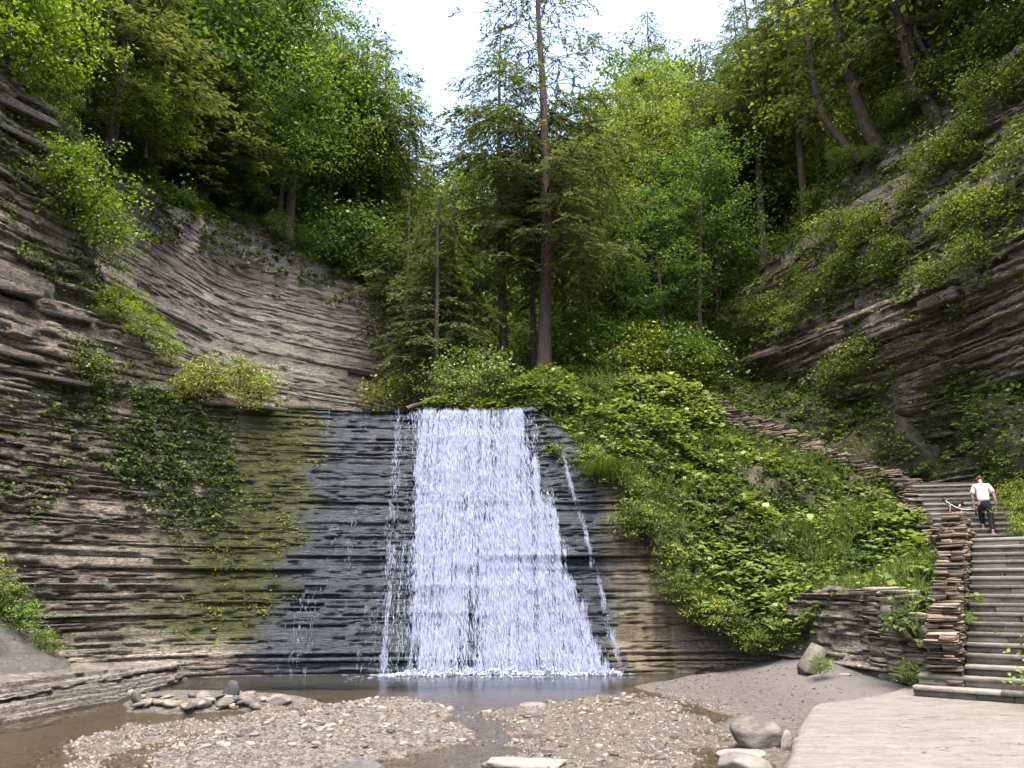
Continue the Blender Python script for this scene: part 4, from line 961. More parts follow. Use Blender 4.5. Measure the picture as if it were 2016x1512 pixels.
plant_at('hemlock_tree', hemC, 880, 755, 30.5, 'small dense hemlock behind the one leaning over the lip', rz=3.3, sc=1.2)
plant_at('hemlock_tree', hemB, 800, 770, 34, 'grey green hemlock at the foot of the upper left cliff', rz=2.9, sc=.85)
plant_at('hemlock_tree', hemA, 1335, 628, 38, 'stout dark hemlock on the slope behind the topmost steps', rz=.2, sc=.95)
plant_at('hemlock_tree', hemB, 1312, 640, 39, 'thinner hemlock paired with the stout one on the slope', rz=1.9, sc=1.0)
plant_at('hemlock_tree', hemA, 1412, 600, 40, 'hemlock with low boughs in shade below the right cliff top', rz=2.6, sc=.95)
plant_at('hemlock_tree', hemA, 1500, 470, 37, 'dense hemlock standing against the bright sky gap', rz=3.9, sc=.95)
plant_at('hemlock_tree', hemB, 1585, 420, 35, 'dark hemlock with double stem near the leaning trunks', rz=5.1, sc=1.05)
plant_at('hemlock_tree', hemB, 1450, 560, 43, 'narrow hemlock deep in the wood below the right cliff top', rz=.7, sc=1.05)
# --- trees leaning out from the right cliff top
BASES = []
def lean_tree(pts, Y, r, seed, label, name='leaning_hemlock', ml=3.0, nbr=60, cb=.16):
    Y = on_sheet(rcl.V, *pts[0], Y)[1] + .25
    W = [at(u, v, Y + k * .25) for k, (u, v) in enumerate(pts)]; W[0] = W[0] + (.12, 0, -.35); base = W[0]
    for q_ in range(3): BASES.append(W[0] + (rgt0.normal(.1, .5), -.35 + rgt0.normal(0, .25), .1)); rel = [q - base for q in W]
    prt = make_hemlock(seed, 10, r, cb, ml, nbr, 6.5, path=rel, dead=7, tm='barkred', profile=lambda t: 1 - .5 * max(t, 0))
    return plant_tree(name, prt, tuple(base), label)
lean_tree([(1738, 300), (1700, 235), (1668, 120), (1640, 0), (1600, -170), (1560, -330)], 27.5, .30, 301, 'thick hemlock trunk leaning out from the right cliff top')
lean_tree([(1690, 306), (1650, 270), (1615, 215), (1598, 130), (1585, 20), (1580, -90)], 28, .18, 302, 'thin curved hemlock trunk leaning low beside the thick leaning one', ml=2.2, nbr=40)
lean_tree([(1845, 232), (1800, 160), (1768, 40), (1745, -90), (1715, -260), (1690, -380)], 25, .27, 303, 'reddish hemlock trunk rooted among rocks highest on the right cliff')
lean_tree([(1800, 190), (1788, 90), (1770, -20), (1755, -150), (1740, -300)], 28.5, .30, 304, 'broad pale trunk behind the reddish one on the right cliff', ml=3.4)
lean_tree([(1860, 190), (1825, 110), (1802, 60), (1806, 0), (1790, -80)], 26.5, .09, 305, 'thin crooked sapling beside the reddish trunk on the right cliff', ml=1.4, nbr=24)
# --- broadleaf trees
mapA = make_maple(401, 15, .24, .22, 3.6, 30, 23000, .15)
mapB = make_maple(402, 12.5, .20, .15, 3.8, 28, 20000, .15)
mapC = make_maple(403, 14, .15, .30, 2.3, 26, 13000, .14, wob=.3)
mapF = make_maple(404, 14, .22, .12, 4.2, 26, 11000, .26)
mapG = make_maple(405, 12, .20, .05, 4.6, 24, 10000, .28)
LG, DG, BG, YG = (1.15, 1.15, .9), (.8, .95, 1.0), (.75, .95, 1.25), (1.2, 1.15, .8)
def on_left(x, y): return 17.3
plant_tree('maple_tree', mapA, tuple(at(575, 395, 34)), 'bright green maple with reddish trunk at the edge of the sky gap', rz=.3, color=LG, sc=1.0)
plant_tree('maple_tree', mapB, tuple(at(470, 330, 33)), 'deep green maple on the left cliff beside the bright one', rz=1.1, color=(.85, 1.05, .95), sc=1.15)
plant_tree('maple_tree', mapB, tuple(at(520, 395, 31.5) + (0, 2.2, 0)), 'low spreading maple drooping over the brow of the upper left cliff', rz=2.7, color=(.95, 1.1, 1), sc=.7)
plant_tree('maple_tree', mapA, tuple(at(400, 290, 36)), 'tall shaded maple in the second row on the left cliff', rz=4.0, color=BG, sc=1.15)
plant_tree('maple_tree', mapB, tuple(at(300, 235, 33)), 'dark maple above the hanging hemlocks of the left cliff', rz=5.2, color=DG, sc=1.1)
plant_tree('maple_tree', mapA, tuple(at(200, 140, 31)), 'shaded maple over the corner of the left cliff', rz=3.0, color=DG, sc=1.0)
plant_tree('hemlock_tree', hemC, tuple(on_sheet(upl.V, 335, 345, 29) - (0, .3, .3)), 'dark hemlock hanging over the middle of the upper left cliff', rz=.4, sc=(1.7, 1.7, .95))
plant_tree('hemlock_tree', hemC, tuple(on_sheet(upl.V, 250, 300, 27) - (0, .3, .3)), 'dark hemlock in the recess between buttress and upper cliff', rz=1.7, sc=(1.6, 1.6, 1.05))
plant_tree('hemlock_tree', hemC, tuple(on_sheet(upl.V, 415, 370, 30) - (0, .3, .3)), 'drooping hemlock beside the brow of the upper left cliff', rz=2.6, sc=(1.6, 1.6, .9))
plant_tree('hemlock_tree', hemA, tuple(at(690, 545, 37)), 'dark blue green hemlock at the end of the upper left cliff', rz=3.6, sc=(1.05, 1.05, .8))
plant_tree('hemlock_tree', hemB, tuple(at(740, 640, 37.5)), 'shadowy hemlock low behind the end of the upper left cliff', rz=4.7, sc=1.0)
plant_tree('hemlock_tree', hemB, tuple(at(640, 500, 36)), 'thin shadowed hemlock beside the bright maple', rz=5.6, sc=.85)
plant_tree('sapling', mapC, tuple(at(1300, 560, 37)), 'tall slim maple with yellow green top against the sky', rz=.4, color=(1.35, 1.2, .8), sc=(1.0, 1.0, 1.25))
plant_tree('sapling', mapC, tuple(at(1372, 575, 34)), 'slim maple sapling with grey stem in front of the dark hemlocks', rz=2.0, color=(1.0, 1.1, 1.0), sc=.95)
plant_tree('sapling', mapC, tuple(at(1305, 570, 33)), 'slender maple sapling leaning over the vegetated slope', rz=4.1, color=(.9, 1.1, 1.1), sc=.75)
# lime foliage overhanging the buttress
limeA = make_maple(411, 4.2, .06, .15, 1.5, 18, 6500, .11, mat='lime', wob=.3)
limeB = make_maple(412, 2.4, .035, .05, .9, 14, 3200, .09, mat='lime', wob=.2)
NT = ('stem', 'branches', 'foliage')
plant_tree('lime_shrub', limeA, tuple(on_sheet(low.V, 60, 165)), 'yellow green sapling with a grey stem on top of the left buttress', 'shrub', rz=.5, names=NT, sc=1.0)
plant_tree('lime_shrub', limeA, tuple(on_sheet(low.V, -40, 160)), 'dense yellow green shrub crowning the left buttress', 'shrub', rz=1.5, names=NT, sc=1.05)
plant_tree('lime_shrub', limeA, tuple(on_sheet(upl.V, 318, 330, 27) + np.array((.5, -1.2, .5))), 'sunlit lime green branch hanging before the dark hemlocks', 'shrub', rz=2.5, names=NT, sc=(.85, .85, .8))
plant_tree('lime_shrub', limeB, tuple(on_sheet(low.V, 150, 470)), 'large lime green bush spilling over the buttress edge', 'shrub', rz=.2, names=NT, sc=1.25)
plant_tree('lime_shrub', limeB, tuple(on_sheet(low.V, 200, 500)), 'lime green bush at the outer corner of the buttress', 'shrub', rz=1.2, names=NT, sc=.9)
plant_tree('lime_shrub', limeB, tuple(on_sheet(low.V, 110, 410)), 'lime green bush above the large one on the buttress', 'shrub', rz=3.2, names=NT, sc=.9)
plant_tree('lime_shrub', limeB, tuple(on_sheet(low.V, 100, 270)), 'trailing lime green vine below the crown of the buttress', 'shrub', rz=4.4, names=NT, sc=(.5, .5, .95))
plant_tree('lime_shrub', limeB, tuple(on_sheet(low.V, 232, 630)), 'lime green fern bank on the sloping buttress edge', 'shrub', rz=5.0, names=NT, sc=(.7, .7, .45))
plant_tree('lime_shrub', limeB, tuple(on_sheet(low.V, 285, 682)), 'lime green fern bank lower down the buttress edge', 'shrub', rz=2.2, names=NT, sc=(.7, .7, .42))
# shrubs along the bench and by the stream
shrA = make_maple(421, 1.6, .03, .05, .8, 14, 3000, .085, mat='cover', wob=.1)
shrB = make_maple(422, 1.2, .02, .02, .6, 10, 1800, .075, mat='cover', wob=.1)
def shrub(parts, u, v, Y, label, sc, rz, color=None, name='shrub', group=None, on=None): return plant_tree(name, parts, tuple(at(u, v, Y) if on is None else on_sheet(on, u, v)), label, 'shrub', group, rz, sc, color, NT)
shrub(shrA, 935, 800, 26.0, 'rounded green bush on the mound above the white water', 1.35, .3, (.95, 1, .9))
shrub(shrA, 900, 808, 25.6, 'low green bush at the stream side of the rounded bush', .9, 2.3)
shrub(shrB, 470, 778, 23.2, 'pale feathery shrub on the bench below the upper cliff', 1.0, 1.3, (1.5, 1.35, .9))
shrub(shrB, 393, 780, 22.5, 'light green leafy shrub on the bench near the buttress', 1.0, 2.3, (1.6, 1.4, .8))
shrub(shrB, 366, 782, 22.3, 'slender light green sapling on the bench near the buttress', .6, 3.3, (1.6, 1.4, .8))
shrub(shrB, 512, 802, 23.3, 'grassy green clump on the bench above the hanging plants', .75, 4.3, (1.3, 1.25, .8))
shrub(shrB, 350, 705, 22.0, 'thin green plant growing from a crack of the buttress', .6, 5.3, (1.3, 1.3, .8), on=low.V)
shrub(shrB, 165, 745, 19.6, 'dull green shrub rooted in the left buttress', .8, .9, (1.1, 1.1, .8), on=low.V)
shrub(shrA, 30, 1130, 16.2, 'green shrub on the scree at the foot of the left wall', .55, 1.9, (1.15, 1.15, .8), on=scree.V)
shrub(shrA, -5, 1080, 15.8, 'taller green shrub higher on the scree slope', .6, 3.9, (1.15, 1.15, .8), on=scree.V)
shrub(shrA, 55, 1215, 16.4, 'dense green shrub low on the scree slope', .45, 2.9, (1.0, 1.2, .8), on=scree.V)
shrub(shrB, 92, 1278, 16.6, 'small bright plant at the tip of the scree slope', .4, 4.9, (1.2, 1.3, .8), on=scree.V)
shrub(shrA, 1715, 735, 28.5, 'bright green shrub on the dark ledge of the right cliff', 1.0, .7, (1.35, 1.25, .9))
shrub(shrB, 1640, 750, 29.5, 'small green shrub beside the bright one on the right ledge', .9, 1.7, (1.2, 1.2, .9))
shrub(shrB, 1790, 1345, 15.9, 'small leafy weed at the end of the lowest step', .35, .3, (1.2, 1.3, .8))
shrub(shrB, 1615, 1325, 17.6, 'small weed growing under the tilted block', .3, 1.3, (1, 1.2, .8))
for k, (x, y, z, s_, rz) in enumerate(((8.95, 11.9, .3, .7, .3), (9.25, 12.6, .32, .8, 1.6), (8.5, 11.1, .3, .5, 2.9), (9.85, 13.3, .4, .95, 4.2), (10.5, 14.2, .7, .9, 5.1), (8.05, 10.3, .3, .4, .9))):
    plant_tree('leafy_bush', shrA, (x, y, z), 'light green leafy bush crowding the lowest steps beside the slab', 'shrub', 'bushes crowding the lowest steps', rz, s_, (1.5, 1.45, 1.0), NT)
for k, (u, v, Y, s_) in enumerate(((2012, 1000, 21, .5), (2030, 1030, 20, .5), (2035, 1075, 18.8, .5), (2000, 960, 23.6, .5), (2010, 915, 24.5, .7), (1985, 935, 25, .45))):
    shrub(shrA, u, v, Y, 'bright leafy plant crowding the outer edge of the middle flight', s_, k * 1.3, (1.6, 1.45, .9), 'leafy_plant', 'plants beside the middle flight')

for k, p in enumerate(BASES): plant_tree('root_shrub', shrA if k % 2 else shrB, tuple(p + (0, 0, -.2)), 'small green shrub at the roots of the leaning trunks', 'shrub', 'shrubs at the roots of the leaning trunks', k * 1.7, .3 + .12 * (k % 3), (1.15, 1.15, .85), NT)
for k, (u, v, s_) in enumerate(((1600, 600, 1.1), (1500, 650, 1.2), (1560, 640, .9), (1660, 560, 1.0), (1880, 450, 1.1), (1950, 440, 1.0), (1905, 300, 1.2), (1850, 340, 1.0), (1790, 400, .9), (1710, 480, 1.0), (1640, 470, 1.2), (1965, 215, 1.2), (1995, 330, .9), (1760, 540, 1.0), (1830, 560, .8), (1930, 520, .8))):
    p = on_sheet(rcl.V, u, v); plant_tree('ledge_shrub', shrA if k % 2 else shrB, (p[0] - .1, p[1] - .1, p[2] - .1), 'green shrub rooted on a ledge of the right cliff', 'shrub', 'shrubs on the ledges of the right cliff', k * 1.7, s_, (1.45, 1.35, .95), NT)
for k, (u, v, lx, ly, lz, rz, lab) in enumerate(((1500, 695, 1.9, 1.0, .22, -1.1, 'pale squared slab end jutting from the right cliff above the wall'), (1850, 585, 1.6, .9, .45, -1.2, 'thick pale block jutting below the shrubs of the right cliff'), (1545, 800, 2.2, .8, .18, -1.0, 'long tan slab lying low on the right cliff'), (1870, 395, 2.0, .9, .35, -1.25, 'dark overhanging slab high on the right cliff'), (1985, 100, 1.3, .9, .5, -1.25, 'pale squared block at the top of the right cliff'), (1700, 615, 2.6, .8, .2, -1.15, 'long thin ledge slab in the middle of the right cliff'))):
    p = on_sheet(rcl.V, u, v); o = put_stone('cliff_slab', None, (p[0] + .15, p[1] + .1, p[2] - lz / 2), rz, lx, ly, lz, np.random.default_rng(600 + k), M['right'], .05, .03, tilt=.04); tag(o, lab, 'rock')
for k, (u, v, lx, ly, lz, rz, lab) in enumerate(((45, 215, 1.5, .9, .28, 1.0, 'squared grey slab below the crown of the left buttress'), (100, 205, 1.0, .8, .24, .9, 'tilted grey block beside the trailing lime vine'), (30, 262, 1.7, .7, .16, 1.0, 'long pale slab on the upper left buttress'), (110, 620, 1.9, .7, .16, .95, 'long pale slab halfway up the left buttress'), (25, 575, 1.4, .7, .2, 1.0, 'short pale slab beside the long one on the buttress'), (90, 735, 2.2, .7, .2, .9, 'thick tan slab low on the left buttress'), (20, 690, 1.6, .7, .2, 1.0, 'cracked tan slab next to the thick one on the buttress'))):
    p = on_sheet(low.V, u, v); o = put_stone('cliff_slab', None, (p[0] - .1, p[1] + .1, p[2] - lz / 2), rz, lx, ly, lz, np.random.default_rng(640 + k), M['ledge'], .05, .03, tilt=.05); tag(o, lab, 'rock')
for k, (a_, c_, r_, lab) in enumerate((((345, 788, 22.6), (560, 806, 23.6), .10, 'long weathered log lying along the bench above the wall'), ((545, 800, 24.2), (650, 803, 25.2), .13, 'thick grey log end at the lip of the moss'), ((800, 806, 25.3), (900, 765, 26.4), .09, 'fallen dark log slanting up the mound beside the stream'))):
    A_, B_ = at(*a_), at(*c_); tl_ = np.linspace(0, 1, 8)[:, None]; q = Buf(); q.tube((B_ - A_) * tl_ + rgt0.normal(0, .02, (8, 3)), np.linspace(r_, r_ * .7, 8), 9); link('fallen_log', q.mesh('fallen_log', M['bark'], True), None, lab, 'log', loc=tuple(A_))
for k in range(16):
    i = 3 + k * .45; p = catmull(mfoot, np.array([i]))[0]; plant_tree('bank_shrub', shrA if k % 3 else shrB, (p[0] + rgt0.normal(.1, .15), p[1] - .05, p[2] - .25 + rgt0.normal(0, .12)), 'leafy shrub hanging over the rock at the foot of the planted bank', 'shrub', 'shrubs hanging along the foot of the bank', k * 2.1, rgt0.uniform(.35, .75), ((1.0, 1.0, .85) if k % 2 else (1.3, 1.2, .8)), NT)
# --- the wood behind
rgt = np.random.default_rng(77)
back = [(mapF, 'broadleaf_tree', 'bright broadleaf tree in the sunlit wood behind the falls'), (mapG, 'broadleaf_tree', 'low spreading broadleaf tree in the sunlit wood behind the falls'), (hemA, 'hemlock_tree', 'dark hemlock deep in the wood behind the falls')]
spots = []
for yy in np.arange(42, 80, 6.0):
    for xx in np.arange(-.60 * yy, .66 * yy, 6.0):
        spots.append((xx + rgt.uniform(-1.8, 1.8), yy + rgt.uniform(-1.8, 1.8)))
for (x, y) in spots:
    uu = 1008 + F * x / (y * 1.1)
    if y < 52 and 700 < uu < 900 and rgt.random() < .3: continue
    kk = rgt.choice(3, p=(.42, .33, .25)) if not (750 < uu < 1350 and y < 56) else rgt.choice(2); prt, nm, lab = back[kk]
    z = float(hillz(np.array([x]), np.array([y]))[0]) - .1
    sky_gap = 730 < uu < 1230
    s_ = rgt.uniform(.75, 1.15) * (.68 if sky_gap else 1.0)
    plant_tree(nm, prt, (x, y, z), lab, 'tree', 'trees of the wood behind the falls', rgt.uniform(0, 6.3), s_, (YG if rgt.random() < .45 else LG) if kk < 2 else None)  # lighter yellow-green tints put sunlight on the wood into the leaf colour
for k, (x, y, s_, kk, lab) in enumerate(((-9.5, 46, 1.15, 0, 'muted green tree filling the gap beyond the small hemlocks'), (-6.5, 44, 1.0, 2, 'grey green hemlock filling the gap beyond the small hemlocks'), (-4.2, 48, 1.1, 1, 'spreading tree just behind the second hemlock trunk'), (-12, 50, 1.2, 2, 'tall hemlock at the head of the stream valley'), (-2, 52, 1.1, 0, 'pale tree far up the stream valley'))):
    prt, nm, _l = back[kk]; plant_tree(nm, prt, (x, y, float(hillz(np.array([x]), np.array([y]))[0])), lab, 'tree', None, k * 2.1, s_, (.95, 1.0, .9) if kk < 2 else None)
# understorey saplings that fill the lower wood
for k in range(46):
    u = rgt.uniform(780, 1480); Y = rgt.uniform(32, 41); x = (u - 1008) / F * Y * 1.03
    zf = float(np.interp(x, [-3, 1.5, 8.5, 12], [9.0, 11.4, 12, 12.5])) if Y > 33 else float(np.interp(x, [-3, 1, 6, 12], [8, 10.2, 10.6, 11]))
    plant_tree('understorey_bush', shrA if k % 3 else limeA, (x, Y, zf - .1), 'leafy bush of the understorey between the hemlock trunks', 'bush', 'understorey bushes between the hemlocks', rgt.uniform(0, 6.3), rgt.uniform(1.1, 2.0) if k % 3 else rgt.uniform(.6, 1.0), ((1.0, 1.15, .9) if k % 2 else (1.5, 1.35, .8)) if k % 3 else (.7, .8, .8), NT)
for k in range(16):
    x, y = rgt.uniform(-12.5, -5.5), rgt.uniform(35.5, 40); plant_tree('understorey_bush', shrA, (x, y, snap_z(x, y, 16) - .1), 'leafy bush in the shade among the trunks of the left brow', 'bush', 'bushes among the trunks of the left brow', rgt.uniform(0, 6.3), rgt.uniform(1.4, 2.4), (1.0, 1.15, .95), NT)
# shrubs and small trees along both brows
for k in range(26):
    f = k / 25; i = 2 + f * 5.2; tt_ = np.array([i])
    q = catmull([(-17.8,12),(-16.5,18),(-14.4,23.5),(-13.4,28),(-12.4,31.2),(-9.4,34.2),(-6.6,36.6),(-4,41.8),(-3.5,49)], tt_)[0]; zt_ = catmull(np.array([16, 17.5, 17, 17, 18, 17.5, 16, 13.5, 12.0])[:, None], tt_)[0, 0]
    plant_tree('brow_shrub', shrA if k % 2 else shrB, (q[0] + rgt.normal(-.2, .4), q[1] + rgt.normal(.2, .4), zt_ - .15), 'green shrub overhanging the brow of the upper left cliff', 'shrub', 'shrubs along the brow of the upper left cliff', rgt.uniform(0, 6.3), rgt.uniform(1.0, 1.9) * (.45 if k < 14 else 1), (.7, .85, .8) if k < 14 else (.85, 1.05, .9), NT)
for k in range(22):
    tt_ = np.array([1.2 + 4.4 * k / 21]); q = catmull(sh(rX, 2.3), tt_)[0]; zt_ = catmull(np.array([14, 16.2, 18.6, 20.4, 20.6, 21, 21, 21.])[:, None], tt_)[0, 0]
    plant_tree('brow_shrub', shrA if k % 2 else shrB, (q[0] + rgt.normal(0, .5), q[1] + rgt.normal(0, .5), zt_ + .1), 'green shrub on the brow of the right cliff', 'shrub', 'shrubs along the brow of the right cliff', rgt.uniform(0, 6.3), rgt.uniform(.9, 1.7), (1.05, 1.05, .8), NT)
# broadleaf and hemlock behind the right brow
for k, (x, y, s_, kk) in enumerate(((19, 29, .9, 0), (20.5, 25, 1.0, 1), (18.5, 33, .9, 2), (22, 31, 1.0, 0), (17, 37, .95, 0), (20, 21.5, .8, 0), (22, 18, .9, 1), (14.5, 41, .9, 2), (17, 44, 1.0, 1), (21, 38, 1, 2))):
    prt, nm, lab = back[kk]; plant_tree(nm, prt, (x, y, 20.5 if y < 36 else 18), ('tall yellow green broadleaf tree back from the brow of the right cliff', 'low wide yellow green broadleaf tree back from the brow of the right cliff', 'dark hemlock standing back from the brow of the right cliff')[kk], 'tree', 'trees behind the right brow', k * 1.1, s_, (1.5, 1.3, .75) if kk < 2 else None)
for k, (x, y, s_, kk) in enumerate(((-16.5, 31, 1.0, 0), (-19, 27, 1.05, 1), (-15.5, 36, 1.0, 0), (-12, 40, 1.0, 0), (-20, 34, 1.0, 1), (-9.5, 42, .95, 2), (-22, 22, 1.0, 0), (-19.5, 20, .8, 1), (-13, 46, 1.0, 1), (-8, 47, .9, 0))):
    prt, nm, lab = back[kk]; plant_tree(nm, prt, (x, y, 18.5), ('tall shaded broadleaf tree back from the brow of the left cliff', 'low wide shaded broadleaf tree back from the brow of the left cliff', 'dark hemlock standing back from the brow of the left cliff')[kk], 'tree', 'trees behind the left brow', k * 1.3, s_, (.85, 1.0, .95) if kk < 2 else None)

# ------------------------------------------------------------------ ground cover
def scatter(V, n, rg, weight):
    nr, nc = V.shape[:2]
    i = rg.integers(0, nr - 1, n); j = rg.integers(0, nc - 1, n); a = rg.random((n, 1)); c = rg.random((n, 1))
    p00, p01, p10, p11 = V[i, j], V[i, j + 1], V[i + 1, j], V[i + 1, j + 1]
    P = (p00 * (1 - a) + p01 * a) * (1 - c) + (p10 * (1 - a) + p11 * a) * c
    N = np.cross(p01 - p00, p10 - p00); ar = np.linalg.norm(N, axis=1); N /= ar[:, None] + 1e-9
    k = rg.random(n) < weight(P) * np.clip(ar / np.percentile(ar, 80), 0, 1)
    return P[k], N[k]
def cover(bf, P, N, rg, hgt=.35, lsz=.10, per=7, fr=.9, seed=3, out=(0, -1, 0), tone=.45, up=.75):
    n = len(P); cl = fbm(P[:, 0] * fr, P[:, 1] * fr, P[:, 2] * fr, seed); cl2 = fbm(P[:, 0] * fr * 3, P[:, 1] * fr * 3, P[:, 2] * fr * 3, seed + 1)
    k = cl + .5 * cl2 > -.42; P, N, cl, cl2 = P[k], N[k], cl[k], cl2[k]; n = len(P)
    N = N * np.sign((N * np.asarray(out)).sum(1) + .8 * N[:, 2])[:, None]
    h = hgt * np.clip(.55 + 1.1 * cl + .5 * cl2, .08, 1.6) * rg.uniform(.4, 1.2, n)
    C = np.repeat(P + N * h[:, None] * .8 + np.array((0, 0, .25)) * h[:, None], per, 0); m_ = len(C)
    sz = np.repeat(lsz * np.exp(.25 * rg.normal(size=n)), per) * rg.uniform(.75, 1.25, m_)
    a = rg.uniform(0, 6.3, m_); rr = np.repeat(lsz * 1.3, m_) * np.sqrt(rg.random(m_)) * 1.2
    C = C + np.column_stack((np.cos(a) * rr, np.sin(a) * rr, rg.normal(0, .35, m_) * lsz - .3 * rr))
    Nn = np.repeat(N, per, 0); Ln = Nn * (1 - up) + np.array((0, 0, up)) + rg.normal(0, .33, (m_, 3))
    D = np.column_stack((np.cos(a), np.sin(a), rg.normal(-.3, .2, m_))) + Nn * .5
    tn = np.clip(np.repeat(tone + .25 * cl + .2 * fbm(P[:, 0] * 2, P[:, 1] * 2, P[:, 2] * 2, seed + 5) + rg.normal(0, .07, n), per) + rg.normal(0, .08, m_), 0, 1)
    bf.leaves(C, D, Ln, sz, sz * rg.uniform(.6, .95, m_), tn)
rgc = np.random.default_rng(55)
bf = Buf()
P, N = scatter(mound.V, 30000, rgc, lambda P: np.clip(.9 + .2 * fbm(P[:, 0], P[:, 1], P[:, 2], 3), 0, 1)); sel = fbm(P[:, 0] * .75, P[:, 1] * .75, P[:, 2] * .75, 83) + .25 * rgc.normal(size=len(P))
big_, sml = sel > .22, (sel <= .22) & (sel > -.75)
cover(bf, P[big_], N[big_], rgc, .6, .19, 5, .8, 3, out=(-.3, -1, .3), tone=.62, up=.8); cover(bf, P[sml], N[sml], rgc, .40, .085, 8, 1.1, 4, out=(-.3, -1, .3), tone=.4)
link('bank_plants', bf.mesh('bank_plants', M['cover']), None, 'thick leafy ground cover over the bank between falls and steps', 'ground cover', kind='stuff')
bf = Buf()
P, N = scatter(bank.V, 22000, rgc, lambda P: (.6 + .4 * sstep(-.25, .2, fbm(P[:, 0] * .4, P[:, 1] * .4, P[:, 2] * .4, 13))) * np.where((P[:, 1] < 11) | (P[:, 1] > 37), .15, 1)); cover(bf, P, N, rgc, .45, .12, 7, .7, 14, out=(-.8, -.5, .6))
link('hillside_plants', bf.mesh('hillside_plants', M['cover']), None, 'leafy undergrowth on the hillside behind and beside the steps', 'ground cover', kind='stuff')
bf = Buf()
def wr(P):
    q = fbm(P[:, 0] * .35, P[:, 1] * .35, P[:, 2] * .5, 21)
    zrel = P[:, 2]; w_ = sstep(-.05, .25, q + .10 + .42 * sstep(12, 14.5, zrel) - .12 * sstep(12.5, 8, zrel) + .5 * sstep(8.6, 7.4, zrel) + .2 * sstep(24, 34, P[:, 1])); return np.clip(w_, 0.02, 1) * .9
P, N = scatter(rcl.V, 34000, rgc, wr); cover(bf, P, N, rgc, .5, .145, 7, 1.0, 23, out=(-1, -.4, .3), tone=.5, up=.7)
link('right_cliff_plants', bf.mesh('right_cliff_plants', M['cover']), None, 'creepers and weeds growing over the ledges of the right cliff', 'ground cover', kind='stuff')
bf = Buf()
def wm_(P):
    xm = P[:, 0] + 1.2 * fbm(P[:, 0] * .5, P[:, 2] * .9, seed=37) - .10 * P[:, 2]
    return sstep(-9.9, -8.6, xm) * sstep(-6.3, -7.1, xm) * sstep(.6, 1.3, P[:, 2]) * (P[:, 2] < 7.9) * (.25 + .75 * sstep(-.2, .25, fbm(P[:, 0] * 1.5, P[:, 2] * 3, seed=38)))
P, N = scatter(low.V, 150000, rgc, wm_); cover(bf, P, N, rgc, .05, .05, 4, 1.2, 39, out=(.1, -1, .4), tone=.5, up=.35)
link('moss_tufts', bf.mesh('moss_tufts', M['moss']), None, 'thick olive moss clinging to the wet wall left of the falls', 'moss', kind='stuff')
bf = Buf()
def wl_(P):
    hang = sstep(-12.9, -10.9, P[:, 0] + .8 * fbm(P[:, 2], P[:, 0], seed=36)) * sstep(-8.0, -8.8, P[:, 0] + .35 * (P[:, 2] - 6)) * sstep(3.6, 5.4, P[:, 2] + .5 * fbm(P[:, 0], P[:, 2], seed=5)) * sstep(8.1, 7.7, P[:, 2])
    gen = .05 * (P[:, 0] < -9) * sstep(0, .3, fbm(P[:, 0] * .5, P[:, 1] * .5, P[:, 2] * .5, 31)) * (P[:, 2] > 2)
    br = .5 * (P[:, 0] < -11) * (P[:, 2] > 10) * sstep(.0, .3, fbm(P[:, 0] * .5, P[:, 1] * .5, P[:, 2] * .5, 33))
    hang = hang * sstep(-.32, .12, fbm(P[:, 0] * .9, P[:, 2] * .7, P[:, 1] * .5, 35) + .25 * sstep(5, 7.5, P[:, 2]))
    return np.clip(hang * .8 + gen * 2 + br, 0, 1)
P, N = scatter(low.V, 420000, rgc, wl_); cover(bf, P, N, rgc, .26, .075, 6, 1.2, 33, out=(.4, -1, .2), tone=.3, up=.55)
link('left_wall_plants', bf.mesh('left_wall_plants', M['cover']), None, 'dark green plants hanging down the wall left of the moss', 'ground cover', kind='stuff')
bf = Buf()
P, N = scatter(upl.V, 30000, rgc, lambda P: .8 * sstep(14.4, 16.8, P[:, 2] + 1.2 * fbm(P[:, 0] * .4, P[:, 1] * .4, seed=6))); cover(bf, P, N, rgc, .7, .17, 6, .7, 43, out=(.6, -.8, .3), tone=.35)
P, N = scatter(scree.V, 9000, rgc, lambda P: .6 * sstep(.15, .5, fbm(P[:, 0] * .7, P[:, 1] * .7, seed=9) + .35 * sstep(1, 2.4, P[:, 2]))); cover(bf, P, N, rgc, .3, .08, 6, 1, 44, out=(.6, -.8, .3), tone=.5)
link('upper_left_plants', bf.mesh('upper_left_plants', M['cover']), None, 'undergrowth along the brow of the upper left cliff', 'ground cover', kind='stuff')
bf = Buf()
P, N = scatter(SHEETS['wooded_hill'].V, 16000, rgc, lambda P: (np.abs(P[:, 0]) < .7 * P[:, 1]) * sstep(85, 50, P[:, 1]) * (P[:, 1] > 36)); cover(bf, P, N, rgc, .8, .26, 6, .4, 53, out=(0, -.5, 1), tone=.8)  # raised tone paints sunlight on the forest floor into the leaves
link('forest_undergrowth', bf.mesh('forest_undergrowth', M['cover']), None, 'leafy undergrowth on the floor of the wood behind the falls', 'ground cover', kind='stuff')
